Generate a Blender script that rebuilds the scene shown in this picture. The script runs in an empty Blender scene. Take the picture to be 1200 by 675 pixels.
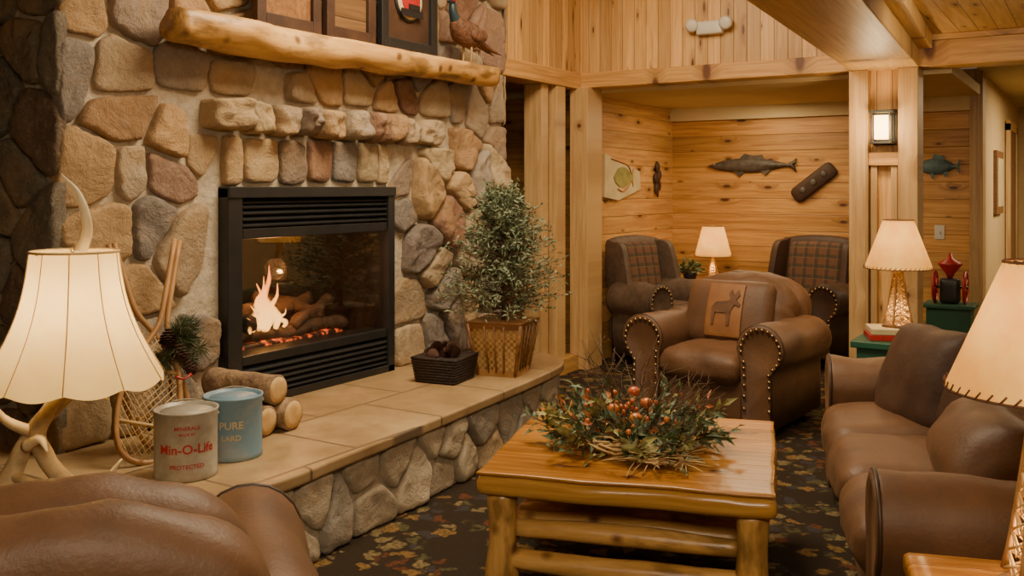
import bpy, bmesh, math, random
from mathutils import Vector, Matrix, noise
from mathutils.bvhtree import BVHTree
random.seed(11)
PI=math.pi
# ------------------------------------------------------------------ materials
def newmat(name):
    m=bpy.data.materials.new(name); m.use_nodes=True
    nt=m.node_tree; b=nt.nodes['Principled BSDF']
    return m,nt,b
def N(nt,t,**k):
    n=nt.nodes.new(t)
    for a,v in k.items(): setattr(n,a,v)
    return n
def setin(nt,sock,v):
    if isinstance(v,bpy.types.NodeSocket): nt.links.new(v,sock)
    else: sock.default_value=v
def math_(nt,op,a,b=None,clamp=False):
    n=N(nt,'ShaderNodeMath',operation=op,use_clamp=clamp); setin(nt,n.inputs[0],a)
    if b is not None: setin(nt,n.inputs[1],b)
    return n.outputs[0]
def mix(nt,f,a,b,mode='MIX'):
    n=N(nt,'ShaderNodeMix',data_type='RGBA',blend_type=mode)
    setin(nt,n.inputs[0],f); 
    setin(nt,n.inputs[6],a if isinstance(a,bpy.types.NodeSocket) else (*a,1))
    setin(nt,n.inputs[7],b if isinstance(b,bpy.types.NodeSocket) else (*b,1))
    return n.outputs[2]
def mrange(nt,v,a,b,c=0,d=1):
    n=N(nt,'ShaderNodeMapRange'); setin(nt,n.inputs[0],v)
    for i,x in enumerate((a,b,c,d)): n.inputs[i+1].default_value=x
    return n.outputs[0]
def bump(nt,b,h,s,dist=0.02):
    n=N(nt,'ShaderNodeBump'); n.inputs['Strength'].default_value=s; n.inputs['Distance'].default_value=dist
    nt.links.new(h,n.inputs['Height']); nt.links.new(n.outputs[0],b.inputs['Normal'])
def objco(nt,stretch=(1,1,1)):
    tc=N(nt,'ShaderNodeTexCoord'); mp=N(nt,'ShaderNodeMapping'); mp.inputs['Scale'].default_value=stretch
    nt.links.new(tc.outputs['Object'],mp.inputs[0]); return mp.outputs[0]
def noisetex(nt,vec,scale,detail=5,rough=.6,dist=0):
    n=N(nt,'ShaderNodeTexNoise'); n.inputs['Scale'].default_value=scale; n.inputs['Detail'].default_value=detail
    n.inputs['Roughness'].default_value=rough; n.inputs['Distortion'].default_value=dist
    if vec is not None: nt.links.new(vec,n.inputs['Vector'])
    return n.outputs['Fac']
def mat(name,c1,c2=None,scale=8,rough=.6,bmp=0.0,stretch=(1,1,1),metal=0,detail=5,lo=.35,hi=.65,spec=.5,dist=0,sheen=0,bscale=None):
    m,nt,b=newmat(name)
    b.inputs['Roughness'].default_value=rough; b.inputs['Metallic'].default_value=metal
    b.inputs['Specular IOR Level'].default_value=spec
    if sheen:
        b.inputs['Sheen Weight'].default_value=sheen; b.inputs['Sheen Tint'].default_value=(.75,.45,.22,1)
    if c2 is None: c2=tuple(x*.75 for x in c1)
    v=objco(nt,stretch); f=noisetex(nt,v,scale,detail,.6,dist)
    nt.links.new(mix(nt,mrange(nt,f,lo,hi),c1,c2),b.inputs['Base Color'])
    if bmp:
        h=f if bscale is None else noisetex(nt,v,bscale,5)
        bump(nt,b,h,bmp)
    return m
def mat_planks(name,along,across,width,cA,cB,cK=(.12,.04,.012),rough=.45,groove=.93,seed=0,knots=.45):
    m,nt,b=newmat(name); b.inputs['Roughness'].default_value=rough
    tc=N(nt,'ShaderNodeTexCoord'); s=N(nt,'ShaderNodeSeparateXYZ'); nt.links.new(tc.outputs['Object'],s.inputs[0])
    al=s.outputs[along]; ac=s.outputs[across]
    a=math_(nt,'DIVIDE',ac,width); idn=math_(nt,'FLOOR',math_(nt,'ADD',a,seed+.013))
    fr=math_(nt,'FRACT',math_(nt,'ADD',a,seed+100.013))
    wn=N(nt,'ShaderNodeTexWhiteNoise',noise_dimensions='1D'); nt.links.new(idn,wn.inputs['W']); rnd=wn.outputs['Value']
    edge=math_(nt,'MULTIPLY',math_(nt,'ABSOLUTE',math_(nt,'SUBTRACT',fr,.5)),2)
    gm=mrange(nt,edge,groove,min(.9995,groove+.05))
    cv=N(nt,'ShaderNodeCombineXYZ'); nt.links.new(a,cv.inputs[0])
    nt.links.new(math_(nt,'ADD',math_(nt,'MULTIPLY',al,2.6),math_(nt,'MULTIPLY',rnd,37)),cv.inputs[1])
    vo=N(nt,'ShaderNodeTexVoronoi',voronoi_dimensions='2D'); vo.inputs['Scale'].default_value=1; nt.links.new(cv.outputs[0],vo.inputs['Vector'])
    sc=N(nt,'ShaderNodeSeparateXYZ'); nt.links.new(vo.outputs['Color'],sc.inputs[0])
    kd=math_(nt,'DIVIDE',vo.outputs['Distance'],math_(nt,'ADD',math_(nt,'MULTIPLY',sc.outputs[0],.13),.03))
    on=math_(nt,'LESS_THAN',sc.outputs[1],knots)
    kn=math_(nt,'MULTIPLY',mrange(nt,kd,1.0,.55),on)
    halo=math_(nt,'MULTIPLY',mrange(nt,kd,3.0,.9),on)
    gv=N(nt,'ShaderNodeCombineXYZ'); nt.links.new(math_(nt,'ADD',math_(nt,'MULTIPLY',ac,42),math_(nt,'MULTIPLY',halo,2.2)),gv.inputs[0])
    nt.links.new(math_(nt,'MULTIPLY',al,1.8),gv.inputs[1]); nt.links.new(math_(nt,'MULTIPLY',rnd,53),gv.inputs[2])
    g=noisetex(nt,gv.outputs[0],1,4,.6,.6)
    col=mix(nt,mrange(nt,g,.36,.64),cA,cB)
    tone=N(nt,'ShaderNodeHueSaturation'); nt.links.new(mrange(nt,rnd,0,1,.72,1.15),tone.inputs['Value']); nt.links.new(col,tone.inputs['Color'])
    col=mix(nt,math_(nt,'MULTIPLY',halo,.4),tone.outputs[0],cK); col=mix(nt,kn,col,cK)
    col=mix(nt,math_(nt,'MULTIPLY',gm,.75),col,tuple(x*.15 for x in cB))
    nt.links.new(col,b.inputs['Base Color'])
    bump(nt,b,math_(nt,'SUBTRACT',math_(nt,'MULTIPLY',g,.06),gm),.5,.006)
    return m
def mat_log(name,c1,c2,ax=2,rough=.45):
    st=[9,9,9]; st[ax]=1.2
    m,nt,b=newmat(name); b.inputs['Roughness'].default_value=rough
    v=objco(nt,tuple(st)); f=noisetex(nt,v,3,6,.6,.5)
    col=mix(nt,mrange(nt,f,.35,.68),c1,c2)
    v2=objco(nt,(1,1,1)); vo=N(nt,'ShaderNodeTexVoronoi'); vo.inputs['Scale'].default_value=7; nt.links.new(v2,vo.inputs['Vector'])
    col=mix(nt,math_(nt,'MULTIPLY',mrange(nt,vo.outputs['Distance'],.22,.08),.9),col,(.13,.045,.015))
    st2=[1.6,1.6,1.6]; st2[ax]=.6
    n2=noisetex(nt,objco(nt,tuple(st2)),4.5,4); col=mix(nt,mrange(nt,n2,.53,.62,0,.75),col,tuple(x*.4 for x in c2))
    nt.links.new(col,b.inputs['Base Color']); bump(nt,b,f,.35,.01); return m
def mat_emit(name,c,s,base=(.8,.6,.4)):
    m,nt,b=newmat(name); b.inputs['Base Color'].default_value=(*base,1); b.inputs['Emission Color'].default_value=(*c,1); b.inputs['Emission Strength'].default_value=s; return m
def mat_shade(name,c=(.9,.66,.36),em=.5,mott=.5,tcol=(1,.72,.30)):
    m,nt,b=newmat(name); out=nt.nodes['Material Output']
    v=objco(nt); f=noisetex(nt,v,9,5,.6)
    col=mix(nt,mrange(nt,f,.3,.7,0,mott),c,tuple(x*y for x,y in zip(c,(.8,.62,.38))))
    d=N(nt,'ShaderNodeBsdfDiffuse'); t=N(nt,'ShaderNodeBsdfTranslucent'); e=N(nt,'ShaderNodeEmission'); e.inputs['Strength'].default_value=em
    nt.links.new(col,d.inputs[0]); nt.links.new(col,t.inputs[0]); nt.links.new(mix(nt,1.0,col,tcol,'MULTIPLY'),e.inputs[0])
    mx=N(nt,'ShaderNodeMixShader'); mx.inputs[0].default_value=.5; nt.links.new(d.outputs[0],mx.inputs[1]); nt.links.new(t.outputs[0],mx.inputs[2])
    ad=N(nt,'ShaderNodeAddShader'); nt.links.new(mx.outputs[0],ad.inputs[0]); nt.links.new(e.outputs[0],ad.inputs[1])
    nt.links.new(ad.outputs[0],out.inputs['Surface']); return m

M={}
M['stone'],nt,b=newmat('field_stone'); b.inputs['Roughness'].default_value=.9; b.inputs['Specular IOR Level'].default_value=.3
at=N(nt,'ShaderNodeAttribute',attribute_name='stone_col'); v=objco(nt)
f1=noisetex(nt,v,6,7,.7,.8); f2=noisetex(nt,v,34,6,.75); f3=noisetex(nt,v,3.4,5,.6,.5)
c=mix(nt,mrange(nt,f1,.3,.72,0,.75),at.outputs['Color'],mix(nt,1,at.outputs['Color'],(.56,.50,.45),'MULTIPLY'))
c=mix(nt,mrange(nt,f3,.52,.7,0,.5),c,(.50,.30,.115)); c=mix(nt,mrange(nt,f2,.5,.8,0,.45),c,(.58,.48,.36))
nt.links.new(c,b.inputs['Base Color']); bump(nt,b,math_(nt,'ADD',f1,math_(nt,'MULTIPLY',f2,.45)),1.0,.035)
M['mortar']=mat('mortar',(.52,.44,.32),(.40,.33,.235),20,.95,.8)
M['slab'],nt,b=newmat('sandstone_slab'); b.inputs['Roughness'].default_value=.42
tc=N(nt,'ShaderNodeTexCoord'); mp=N(nt,'ShaderNodeMapping'); mp.inputs['Location'].default_value=(.18,.1,0); mp.inputs['Rotation'].default_value=(0,0,PI/2); nt.links.new(tc.outputs['Object'],mp.inputs[0])
br=N(nt,'ShaderNodeTexBrick'); nt.links.new(mp.outputs[0],br.inputs[0])
br.inputs['Color1'].default_value=(.36,.235,.11,1); br.inputs['Color2'].default_value=(.46,.32,.16,1); br.inputs['Mortar'].default_value=(.15,.11,.07,1)
br.inputs['Scale'].default_value=1; br.inputs['Mortar Size'].default_value=.009; br.inputs['Brick Width'].default_value=.62; br.inputs['Row Height'].default_value=.50; br.inputs['Mortar Smooth'].default_value=.3
f=noisetex(nt,mp.outputs[0],4,7,.65,.4); c=mix(nt,mrange(nt,f,.35,.7,0,.8),br.outputs[0],(.22,.13,.055)); nt.links.new(c,b.inputs['Base Color'])
bump(nt,b,math_(nt,'SUBTRACT',math_(nt,'MULTIPLY',f,.5),br.outputs['Fac']),.4,.01)
PA,PB=(.72,.44,.165),(.54,.285,.085)
M['pineV_x']=mat_planks('knotty_pine_vertical',2,0,.10,PA,PB,knots=.45)
M['pineV_y']=mat_planks('knotty_pine_vertical_side',2,1,.10,PA,PB,knots=.45)
M['cedH_x']=mat_planks('cedar_horizontal',0,2,.15,(.62,.325,.095),(.40,.175,.043),(.08,.022,.008),groove=.95,knots=.4)
M['cedH_y']=mat_planks('cedar_horizontal_side',1,2,.15,(.66,.37,.125),(.46,.21,.062),(.08,.022,.008),groove=.95,knots=.4)
M['ceilp']=mat_planks('ceiling_planks',1,0,.11,(.70,.44,.17),(.54,.30,.095))
M['beamY']=mat_planks('beam_wood_y',1,0,.75,(.74,.48,.19),(.56,.32,.10),groove=.99,knots=.25,seed=.5)
M['beamX']=mat_planks('beam_wood_x',0,2,.9,(.60,.34,.11),(.40,.195,.055),groove=.99,seed=.3,knots=.3)
M['beamX2']=mat_planks('beam_wood_side',1,2,.9,(.60,.34,.11),(.40,.195,.055),groove=.99,seed=.3,knots=.3)
M['postZ']=mat_planks('post_wood',2,0,.4,(.68,.44,.19),(.50,.29,.11),groove=.99,seed=.37,knots=.35)
M['darkplank']=mat_planks('dark_planks',1,2,.12,(.24,.13,.05),(.14,.07,.028))
M['cream']=mat('cream_plaster',(.66,.52,.28),(.62,.48,.25),3,.8)
M['tan']=mat('tan_plaster',(.60,.43,.21),(.56,.39,.19),3,.8)
m,nt,b=newmat('patterned_carpet'); b.inputs['Roughness'].default_value=.95; b.inputs['Specular IOR Level'].default_value=.1
v=objco(nt); dn=N(nt,'ShaderNodeTexNoise'); dn.inputs['Scale'].default_value=14; nt.links.new(v,dn.inputs['Vector'])
va=N(nt,'ShaderNodeVectorMath',operation='MULTIPLY_ADD'); nt.links.new(dn.outputs['Color'],va.inputs[0]); va.inputs[1].default_value=(.16,.16,0); nt.links.new(v,va.inputs[2])
vo=N(nt,'ShaderNodeTexVoronoi'); vo.inputs['Scale'].default_value=14; nt.links.new(va.outputs[0],vo.inputs['Vector'])
sc=N(nt,'ShaderNodeSeparateXYZ'); nt.links.new(vo.outputs['Color'],sc.inputs[0])
rp=N(nt,'ShaderNodeValToRGB'); rp.color_ramp.interpolation='CONSTANT'
els=[(0,(.03,.02,.012)),(.26,(.21,.12,.038)),(.44,(.085,.075,.033)),(.58,(.12,.042,.02)),(.70,(.045,.042,.045)),(.82,(.20,.145,.065))]
rp.color_ramp.elements[0].color=(*els[0][1],1); rp.color_ramp.elements[1].position=els[1][0]; rp.color_ramp.elements[1].color=(*els[1][1],1)
for p,cc in els[2:]:
    e=rp.color_ramp.elements.new(p); e.color=(*cc,1)
nt.links.new(sc.outputs[0],rp.inputs[0])
c=mix(nt,mrange(nt,vo.outputs['Distance'],.40,.55),rp.outputs[0],(.03,.021,.014))
f=noisetex(nt,v,60,3); c=mix(nt,mrange(nt,f,.42,.6,0,.6),c,(.035,.024,.015)); nt.links.new(c,b.inputs['Base Color']); bump(nt,b,noisetex(nt,v,250,2),.5,.005)
M['carpet']=m
M['leather']=mat('brown_leather',(.17,.083,.037),(.08,.037,.018),3.2,.50,.13,detail=7,bscale=75,lo=.30,hi=.70,sheen=.08,spec=.4)
M['leatherD']=mat('dark_leather',(.075,.037,.02),(.042,.021,.013),5,.55,.12,bscale=60,sheen=.05,spec=.3)
M['leatherT']=mat('tan_leather',(.28,.12,.032),(.20,.078,.022),6,.6,.2)
M['motif']=mat('painted_motif',(.09,.038,.016),(.14,.06,.02),20,.7)
M['piping']=mat('piping',(.05,.024,.013),None,8,.5)
M['brass']=mat('antique_brass',(.45,.30,.12),None,8,.3,metal=1)
M['black']=mat('black_metal',(.012,.012,.013),(.018,.018,.018),10,.4,spec=.5)
M['blackmatte']=mat('sooty_firebrick',(.012,.009,.008),(.028,.021,.016),14,.9,.4)
M['bark']=mat('log_bark',(.11,.065,.038),(.035,.023,.016),12,.9,.9)
M['birch']=mat('pale_bark',(.36,.235,.125),(.14,.08,.042),14,.85,.9)
M['cut']=mat('cut_wood',(.66,.44,.18),(.5,.30,.11),18,.7,.1)
M['mantel']=mat_log('peeled_mantel_log',(.68,.40,.13),(.52,.26,.07),1)
M['logZ']=mat_log('peeled_log_z',(.70,.41,.13),(.50,.26,.07),2,.3)
M['logX']=mat_log('peeled_log_x',(.70,.41,.13),(.50,.26,.07),0,.3)
M['logY']=mat_log('peeled_log_y',(.70,.41,.13),(.50,.26,.07),1,.3)
M['top']=mat_planks('honey_pine_top',0,1,.17,(.56,.245,.04),(.33,.12,.018),(.08,.022,.008),rough=.22,groove=.985,knots=.7)
M['edge']=mat_planks('pale_slab_edge',0,2,.3,(.74,.41,.10),(.54,.25,.05),rough=.25,groove=.99,knots=.3,seed=.4)
M['wood']=mat('brown_wood',(.28,.13,.045),(.15,.065,.022),4,.4,.1,stretch=(1,8,8))
M['ash']=mat('ash_wood',(.44,.24,.085),(.29,.14,.045),5,.45)
M['rawhide']=mat('rawhide',(.68,.47,.20),(.5,.32,.12),12,.6)
M['antler']=mat('antler',(.58,.45,.25),(.20,.12,.055),7,.5,.3,lo=.4,hi=.7)
M['antlerW']=mat('antler_tip',(.85,.72,.45),(.6,.46,.25),5,.45,.15)
M['shade']=mat_shade('lamp_shade_linen',(.95,.77,.40),.36,.4)
M['parch']=mat_shade('lamp_shade_parchment',(.95,.65,.25),.42,.85)
M['lace']=mat('lacing',(.16,.07,.03),None,8,.7)
M['bulb']=mat_emit('bulb',(1,.78,.45),12)
M['glow']=mat_emit('sconce_glass',(1,.6,.2),5)
M['leafB']=mat('blue_green_foliage',(.11,.15,.085),(.21,.24,.14),12,.7)
M['leafG']=mat('dark_foliage',(.045,.08,.022),(.09,.11,.04),12,.55)
M['leafL']=mat('light_foliage',(.34,.29,.08),(.19,.18,.055),12,.6)
M['needle']=mat('pine_needles',(.04,.065,.02),(.08,.09,.03),12,.6)
M['rust']=mat('rust_leaf',(.5,.17,.04),(.36,.09,.025),12,.6)
M['berry']=mat('red_berry',(.5,.07,.02),(.55,.18,.03),12,.3)
M['twig']=mat('twigs',(.15,.085,.045),(.08,.045,.022),12,.8)
M['straw']=mat('straw',(.55,.37,.15),(.38,.23,.085),12,.8)
M['cone']=mat('pinecone',(.12,.05,.03),(.06,.028,.016),20,.8)
M['wick']=mat('dark_wicker',(.035,.02,.014),(.014,.009,.007),60,.6,.8)
M['galv']=mat('galvanised_can',(.46,.44,.37),(.26,.22,.16),7,.45,.1,metal=.2)
M['blue']=mat('blue_can_paint',(.15,.26,.34),(.34,.33,.28),6,.45,.05,lo=.5,hi=.75)
M['red']=mat('red_paint',(.42,.02,.016),(.32,.018,.016),8,.4)
M['white']=mat('white_plastic',(.62,.58,.48),(.56,.52,.43),4,.4)
M['green']=mat('green_paint',(.02,.10,.055),(.012,.065,.036),5,.45)
M['fishd']=mat('carved_fish',(.10,.075,.055),(.045,.033,.027),18,.5,.3)
M['fishb']=mat('blue_fish',(.12,.20,.20),(.06,.10,.12),14,.5,.3)
M['paper']=mat('painting_ground',(.60,.48,.26),(.48,.37,.19),6,.6)
M['slateup']=mat('brown_upholstery',(.12,.075,.047),(.075,.047,.03),20,.65,.2)
M['fgreen']=mat('feather_green',(.015,.05,.045),(.02,.03,.06),12,.35)
M['feather']=mat('feathers',(.22,.095,.04),(.07,.03,.018),40,.7,.5)
m,nt,b=newmat('woven_wicker'); b.inputs['Roughness'].default_value=.5
v=objco(nt); ck=N(nt,'ShaderNodeTexChecker'); ck.inputs['Scale'].default_value=55; nt.links.new(v,ck.inputs['Vector'])
f=noisetex(nt,v,8,4); c=mix(nt,ck.outputs['Fac'],(.46,.28,.095),(.22,.11,.033)); c=mix(nt,mrange(nt,f,.4,.65,0,.5),c,(.55,.37,.16)); nt.links.new(c,b.inputs['Base Color']); bump(nt,b,ck.outputs['Fac'],.6,.006); M['wicker']=m
m,nt,b=newmat('plaid_fabric'); b.inputs['Roughness'].default_value=.9
tc=N(nt,'ShaderNodeTexCoord'); s=N(nt,'ShaderNodeSeparateXYZ'); nt.links.new(tc.outputs['Object'],s.inputs[0])
def stripe(sock,w,t): 
    return math_(nt,'LESS_THAN',math_(nt,'FRACT',math_(nt,'DIVIDE',math_(nt,'ADD',sock,10),w)),t)
hz=math_(nt,'ADD',s.outputs[2],math_(nt,'MULTIPLY',s.outputs[1],.7))
c=mix(nt,math_(nt,'MULTIPLY',stripe(s.outputs[0],.10,.4),.6),(.13,.055,.028),(.03,.022,.016))
c=mix(nt,math_(nt,'MULTIPLY',stripe(hz,.10,.4),.6),c,(.028,.034,.02))
c=mix(nt,math_(nt,'MULTIPLY',stripe(s.outputs[0],.10,.07),.35),c,(.3,.14,.045)); c=mix(nt,math_(nt,'MULTIPLY',stripe(hz,.10,.07),.35),c,(.3,.16,.06))
nt.links.new(c,b.inputs['Base Color']); M['plaid']=m
m,nt,b=newmat('fire_glass'); out=nt.nodes['Material Output']
tr=N(nt,'ShaderNodeBsdfTransparent'); gl=N(nt,'ShaderNodeBsdfGlossy'); gl.inputs['Roughness'].default_value=.02; tr.inputs[0].default_value=(.85,.85,.85,1)
mx=N(nt,'ShaderNodeMixShader'); mx.inputs[0].default_value=.10; nt.links.new(tr.outputs[0],mx.inputs[1]); nt.links.new(gl.outputs[0],mx.inputs[2]); nt.links.new(mx.outputs[0],out.inputs['Surface']); M['glass']=m
m,nt,b=newmat('flame'); out=nt.nodes['Material Output']
tc=N(nt,'ShaderNodeTexCoord'); s=N(nt,'ShaderNodeSeparateXYZ'); nt.links.new(tc.outputs['Object'],s.inputs[0])
e=N(nt,'ShaderNodeEmission'); nt.links.new(mix(nt,mrange(nt,s.outputs[2],.78,1.04),(1,.45,.09),(1,.15,.012)),e.inputs[0]); e.inputs[1].default_value=5.5
tr=N(nt,'ShaderNodeBsdfTransparent'); lw=N(nt,'ShaderNodeLayerWeight'); lw.inputs[0].default_value=.55
v=objco(nt,(14,14,5)); f=noisetex(nt,v,1.4,3)
fac=math_(nt,'ADD',math_(nt,'MULTIPLY',lw.outputs['Facing'],1.0),mrange(nt,f,.4,.65,0,.45),True)
mx=N(nt,'ShaderNodeMixShader'); nt.links.new(fac,mx.inputs[0]); nt.links.new(e.outputs[0],mx.inputs[1]); nt.links.new(tr.outputs[0],mx.inputs[2]); nt.links.new(mx.outputs[0],out.inputs['Surface']); M['flame']=m
m,nt,b=newmat('embers'); v=objco(nt); f=noisetex(nt,v,22,4); b.inputs['Base Color'].default_value=(.03,.015,.01,1); b.inputs['Emission Color'].default_value=(1,.12,.02,1)
nt.links.new(mrange(nt,f,.50,.66,0,3),b.inputs['Emission Strength']); M['ember']=m

# ------------------------------------------------------------------ geometry helpers
def empty(name,loc=(0,0,0),rz=0,parent=None):
    e=bpy.data.objects.new(name,None); bpy.context.collection.objects.link(e); e.location=loc; e.rotation_euler=(0,0,math.radians(rz)); e.empty_display_size=.1
    if parent: e.parent=parent
    return e
def add(name,vs,fs,m,parent=None,smooth=True,T=None,col=None):
    if T is not None: vs=[T@Vector(v) for v in vs]
    me=bpy.data.meshes.new(name); me.from_pydata([tuple(v) for v in vs],[],fs); me.update()
    ms=m if isinstance(m,(list,tuple)) else [m]
    for x in ms: me.materials.append(M[x] if isinstance(x,str) else x)
    if smooth: me.polygons.foreach_set('use_smooth',[True]*len(me.polygons))
    if col is not None:
        ca=me.color_attributes.new('stone_col','FLOAT_COLOR','CORNER')
        for p,cc in zip(me.polygons,col):
            for li in p.loop_indices: ca.data[li].color=(*cc,1)
    o=bpy.data.objects.new(name,me); bpy.context.collection.objects.link(o)
    if parent: o.parent=parent
    return o
class G:
    def __init__(s): s.v=[]; s.f=[]; s.mi=[]
    def put(s,vs,fs,mi=0):
        k=len(s.v); s.v+= [Vector(v) for v in vs]; s.f+=[tuple(i+k for i in f) for f in fs]; s.mi+=[mi]*len(fs)
    def make(s,name,m,parent=None,smooth=True,T=None):
        o=add(name,s.v,s.f,m,parent,smooth,T)
        for p,i in zip(o.data.polygons,s.mi): p.material_index=i
        return o
def boxg(c,s):
    x,y,z=[a/2 for a in s]; C=Vector(c)
    vs=[C+Vector(p) for p in ((-x,-y,-z),(x,-y,-z),(x,y,-z),(-x,y,-z),(-x,-y,z),(x,-y,z),(x,y,z),(-x,y,z))]
    return vs,[(3,2,1,0),(4,5,6,7),(0,1,5,4),(1,2,6,5),(2,3,7,6),(3,0,4,7)]
def box(name,lo,hi,m,parent=None,bev=0,T=None):
    c=[(a+b)/2 for a,b in zip(lo,hi)]; s=[b-a for a,b in zip(lo,hi)]
    o=add(name,*boxg(c,s),m,parent,False,T)
    if bev:
        md=o.modifiers.new('b','BEVEL'); md.width=bev; md.segments=2
    return o
def rboxg(c,s,r,n=12,puff=(0,0,0),wr=0,seed=0,T=None,shape=None):
    half=Vector(s)/2; vs=[];idx={};fs=[]
    def vid(q):
        k=tuple(round(a,5) for a in q)
        if k in idx: return idx[k]
        idx[k]=len(vs); vs.append(Vector(q)); return idx[k]
    t=[math.sin(PI/2*(-1+2*i/n)) for i in range(n+1)]
    for ax in range(3):
        for sg in (-1,1):
            a,b=(ax+1)%3,(ax+2)%3
            for i in range(n):
                for j in range(n):
                    quad=[]
                    for (u,w) in ((i,j),(i+1,j),(i+1,j+1),(i,j+1)):
                        q=[0,0,0]; q[ax]=sg; q[a]=t[u]; q[b]=t[w]; quad.append(vid(q))
                    fs.append(tuple(quad if sg>0 else quad[::-1]))
    out=[]
    for q in vs:
        p=Vector([q[k]*half[k] for k in range(3)])
        inn=Vector([max(-(half[k]-min(r,half[k])),min(half[k]-min(r,half[k]),p[k])) for k in range(3)])
        d=p-inn
        if d.length>1e-9:
            dn=d.normalized(); p=inn+Vector([dn[k]*min(r,half[k]) for k in range(3)])
        nn=[p[k]/half[k] for k in range(3)]
        for k in range(3):
            a,b=(k+1)%3,(k+2)%3
            p[k]*=1+puff[k]*(1-nn[a]**2)*(1-nn[b]**2)-puff[k]*.25*(nn[a]**2*nn[b]**2)
        if wr:
            w=noise.noise(p*5+Vector((seed,seed*2,0)))*wr+noise.noise(Vector((p.x*14+seed,p.y*6,p.z*14)))*wr*.5-abs(noise.noise(Vector((p.x*9,p.y*9+seed,p.z*9))))*wr*.6
            p+=p.normalized()*w
        if shape: p=shape(p)
        p=p+Vector(c) if T is None else Vector(c)+(T@p)
        out.append(p)
    return out,fs
def cushion(name,c,s,r,m,parent,puff=(0,0,0),wr=.006,T=None,n=14,seed=None,shape=None):
    if seed is None: seed=random.random()*50
    return add(name,*rboxg(c,s,r,n,puff,wr,seed,T,shape),m,parent)
def catmull(P,k=8,closed=False):
    P=[Vector(p) for p in P]; out=[]; n=len(P)
    rng=range(n if closed else n-1)
    for i in rng:
        p1=P[i];p2=P[(i+1)%n]
        p0=P[i-1] if (i>0 or closed) else p1*2-p2
        p3=P[(i+2)%n] if (closed or i+2<n) else p2*2-p1
        for j in range(k):
            t=j/k; out.append(.5*((2*p1)+(p2-p0)*t+(2*p0-5*p1+4*p2-p3)*t*t+(3*p1-p0-3*p2+p3)*t**3))
    if not closed: out.append(P[-1])
    return out
def tubeg(P,R,seg=10,nz=0,sm=0,closed=False,nf=6):
    P=[Vector(p) for p in P]
    if not isinstance(R,(list,tuple)): R=[R]*len(P)
    if sm:
        RR=catmull([(r,0,0) for r in R],sm,closed); P=catmull(P,sm,closed); R=[abs(x[0]) for x in RR]
    n=len(P); vs=[];fs=[]; up=None
    for i in range(n):
        if closed: t=(P[(i+1)%n]-P[i-1])
        else: t=(P[min(i+1,n-1)]-P[max(i-1,0)])
        t.normalize()
        if up is None:
            up=Vector((0,0,1)) if abs(t.z)<.9 else Vector((1,0,0))
        a=(up-t*up.dot(t)).normalized(); b=t.cross(a); up=a
        for j in range(seg):
            th=2*PI*j/seg; d=a*math.cos(th)+b*math.sin(th); r=R[i]
            if nz: r*=1+nz*noise.noise(P[i]*nf+d*1.3)
            vs.append(P[i]+d*r)
    m=n if closed else n-1
    for i in range(m):
        for j in range(seg):
            k=(i+1)%n; fs.append((i*seg+j,i*seg+(j+1)%seg,k*seg+(j+1)%seg,k*seg+j))
    if not closed:
        fs.append(tuple(range(seg))[::-1]); fs.append(tuple((n-1)*seg+j for j in range(seg)))
    return vs,fs
def tube(name,P,R,m,parent=None,seg=10,nz=0,sm=0,closed=False,T=None,nf=6):
    return add(name,*tubeg(P,R,seg,nz,sm,closed,nf),m,parent,True,T)
def latheg(prof,seg=32,c=(0,0,0),cap=True,wob=None):
    vs=[];fs=[];n=len(prof)
    for r,z in prof:
        for j in range(seg):
            th=2*PI*j/seg; rr=r*(wob(th,z) if wob else 1); vs.append(Vector(c)+Vector((rr*math.cos(th),rr*math.sin(th),z)))
    for i in range(n-1):
        for j in range(seg): fs.append((i*seg+j,i*seg+(j+1)%seg,(i+1)*seg+(j+1)%seg,(i+1)*seg+j))
    if cap:
        fs.append(tuple(range(seg))[::-1]); fs.append(tuple((n-1)*seg+j for j in range(seg)))
    return vs,fs
def lathe(name,prof,m,parent=None,seg=32,c=(0,0,0),cap=True,smooth=True,wob=None,T=None):
    return add(name,*latheg(prof,seg,c,cap,wob),m,parent,smooth,T)
def ballg(c,r,sc=(1,1,1),n=8):
    vs=[];fs=[]
    for i in range(n+1):
        ph=PI*i/n
        for j in range(n*2):
            th=PI*j/n; vs.append(Vector(c)+Vector((r*sc[0]*math.sin(ph)*math.cos(th),r*sc[1]*math.sin(ph)*math.sin(th),r*sc[2]*math.cos(ph))))
    for i in range(n):
        for j in range(n*2):
            k=(j+1)%(n*2); fs.append((i*2*n+j,(i+1)*2*n+j,(i+1)*2*n+k,i*2*n+k))
    return vs,fs
def polyprism(pts,d0,d1,mapf):
    n=len(pts); vs=[mapf(p,d0) for p in pts]+[mapf(p,d1) for p in pts]
    fs=[tuple(range(n))[::-1],tuple(range(n,2*n))]+[(i,(i+1)%n,n+(i+1)%n,n+i) for i in range(n)]
    return vs,fs
def light(name,typ,loc,e,col=(1,.78,.55),size=.1,target=None,sy=None):
    l=bpy.data.lights.new(name,typ); l.energy=e; l.color=col
    if typ=='AREA':
        l.size=size
        if sy: l.shape='RECTANGLE'; l.size_y=sy
    else: l.shadow_soft_size=size
    o=bpy.data.objects.new(name,l); bpy.context.collection.objects.link(o); o.location=loc
    if target is not None: o.rotation_euler=(Vector(target)-Vector(loc)).to_track_quat('-Z','Y').to_euler()
    return o

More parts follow.
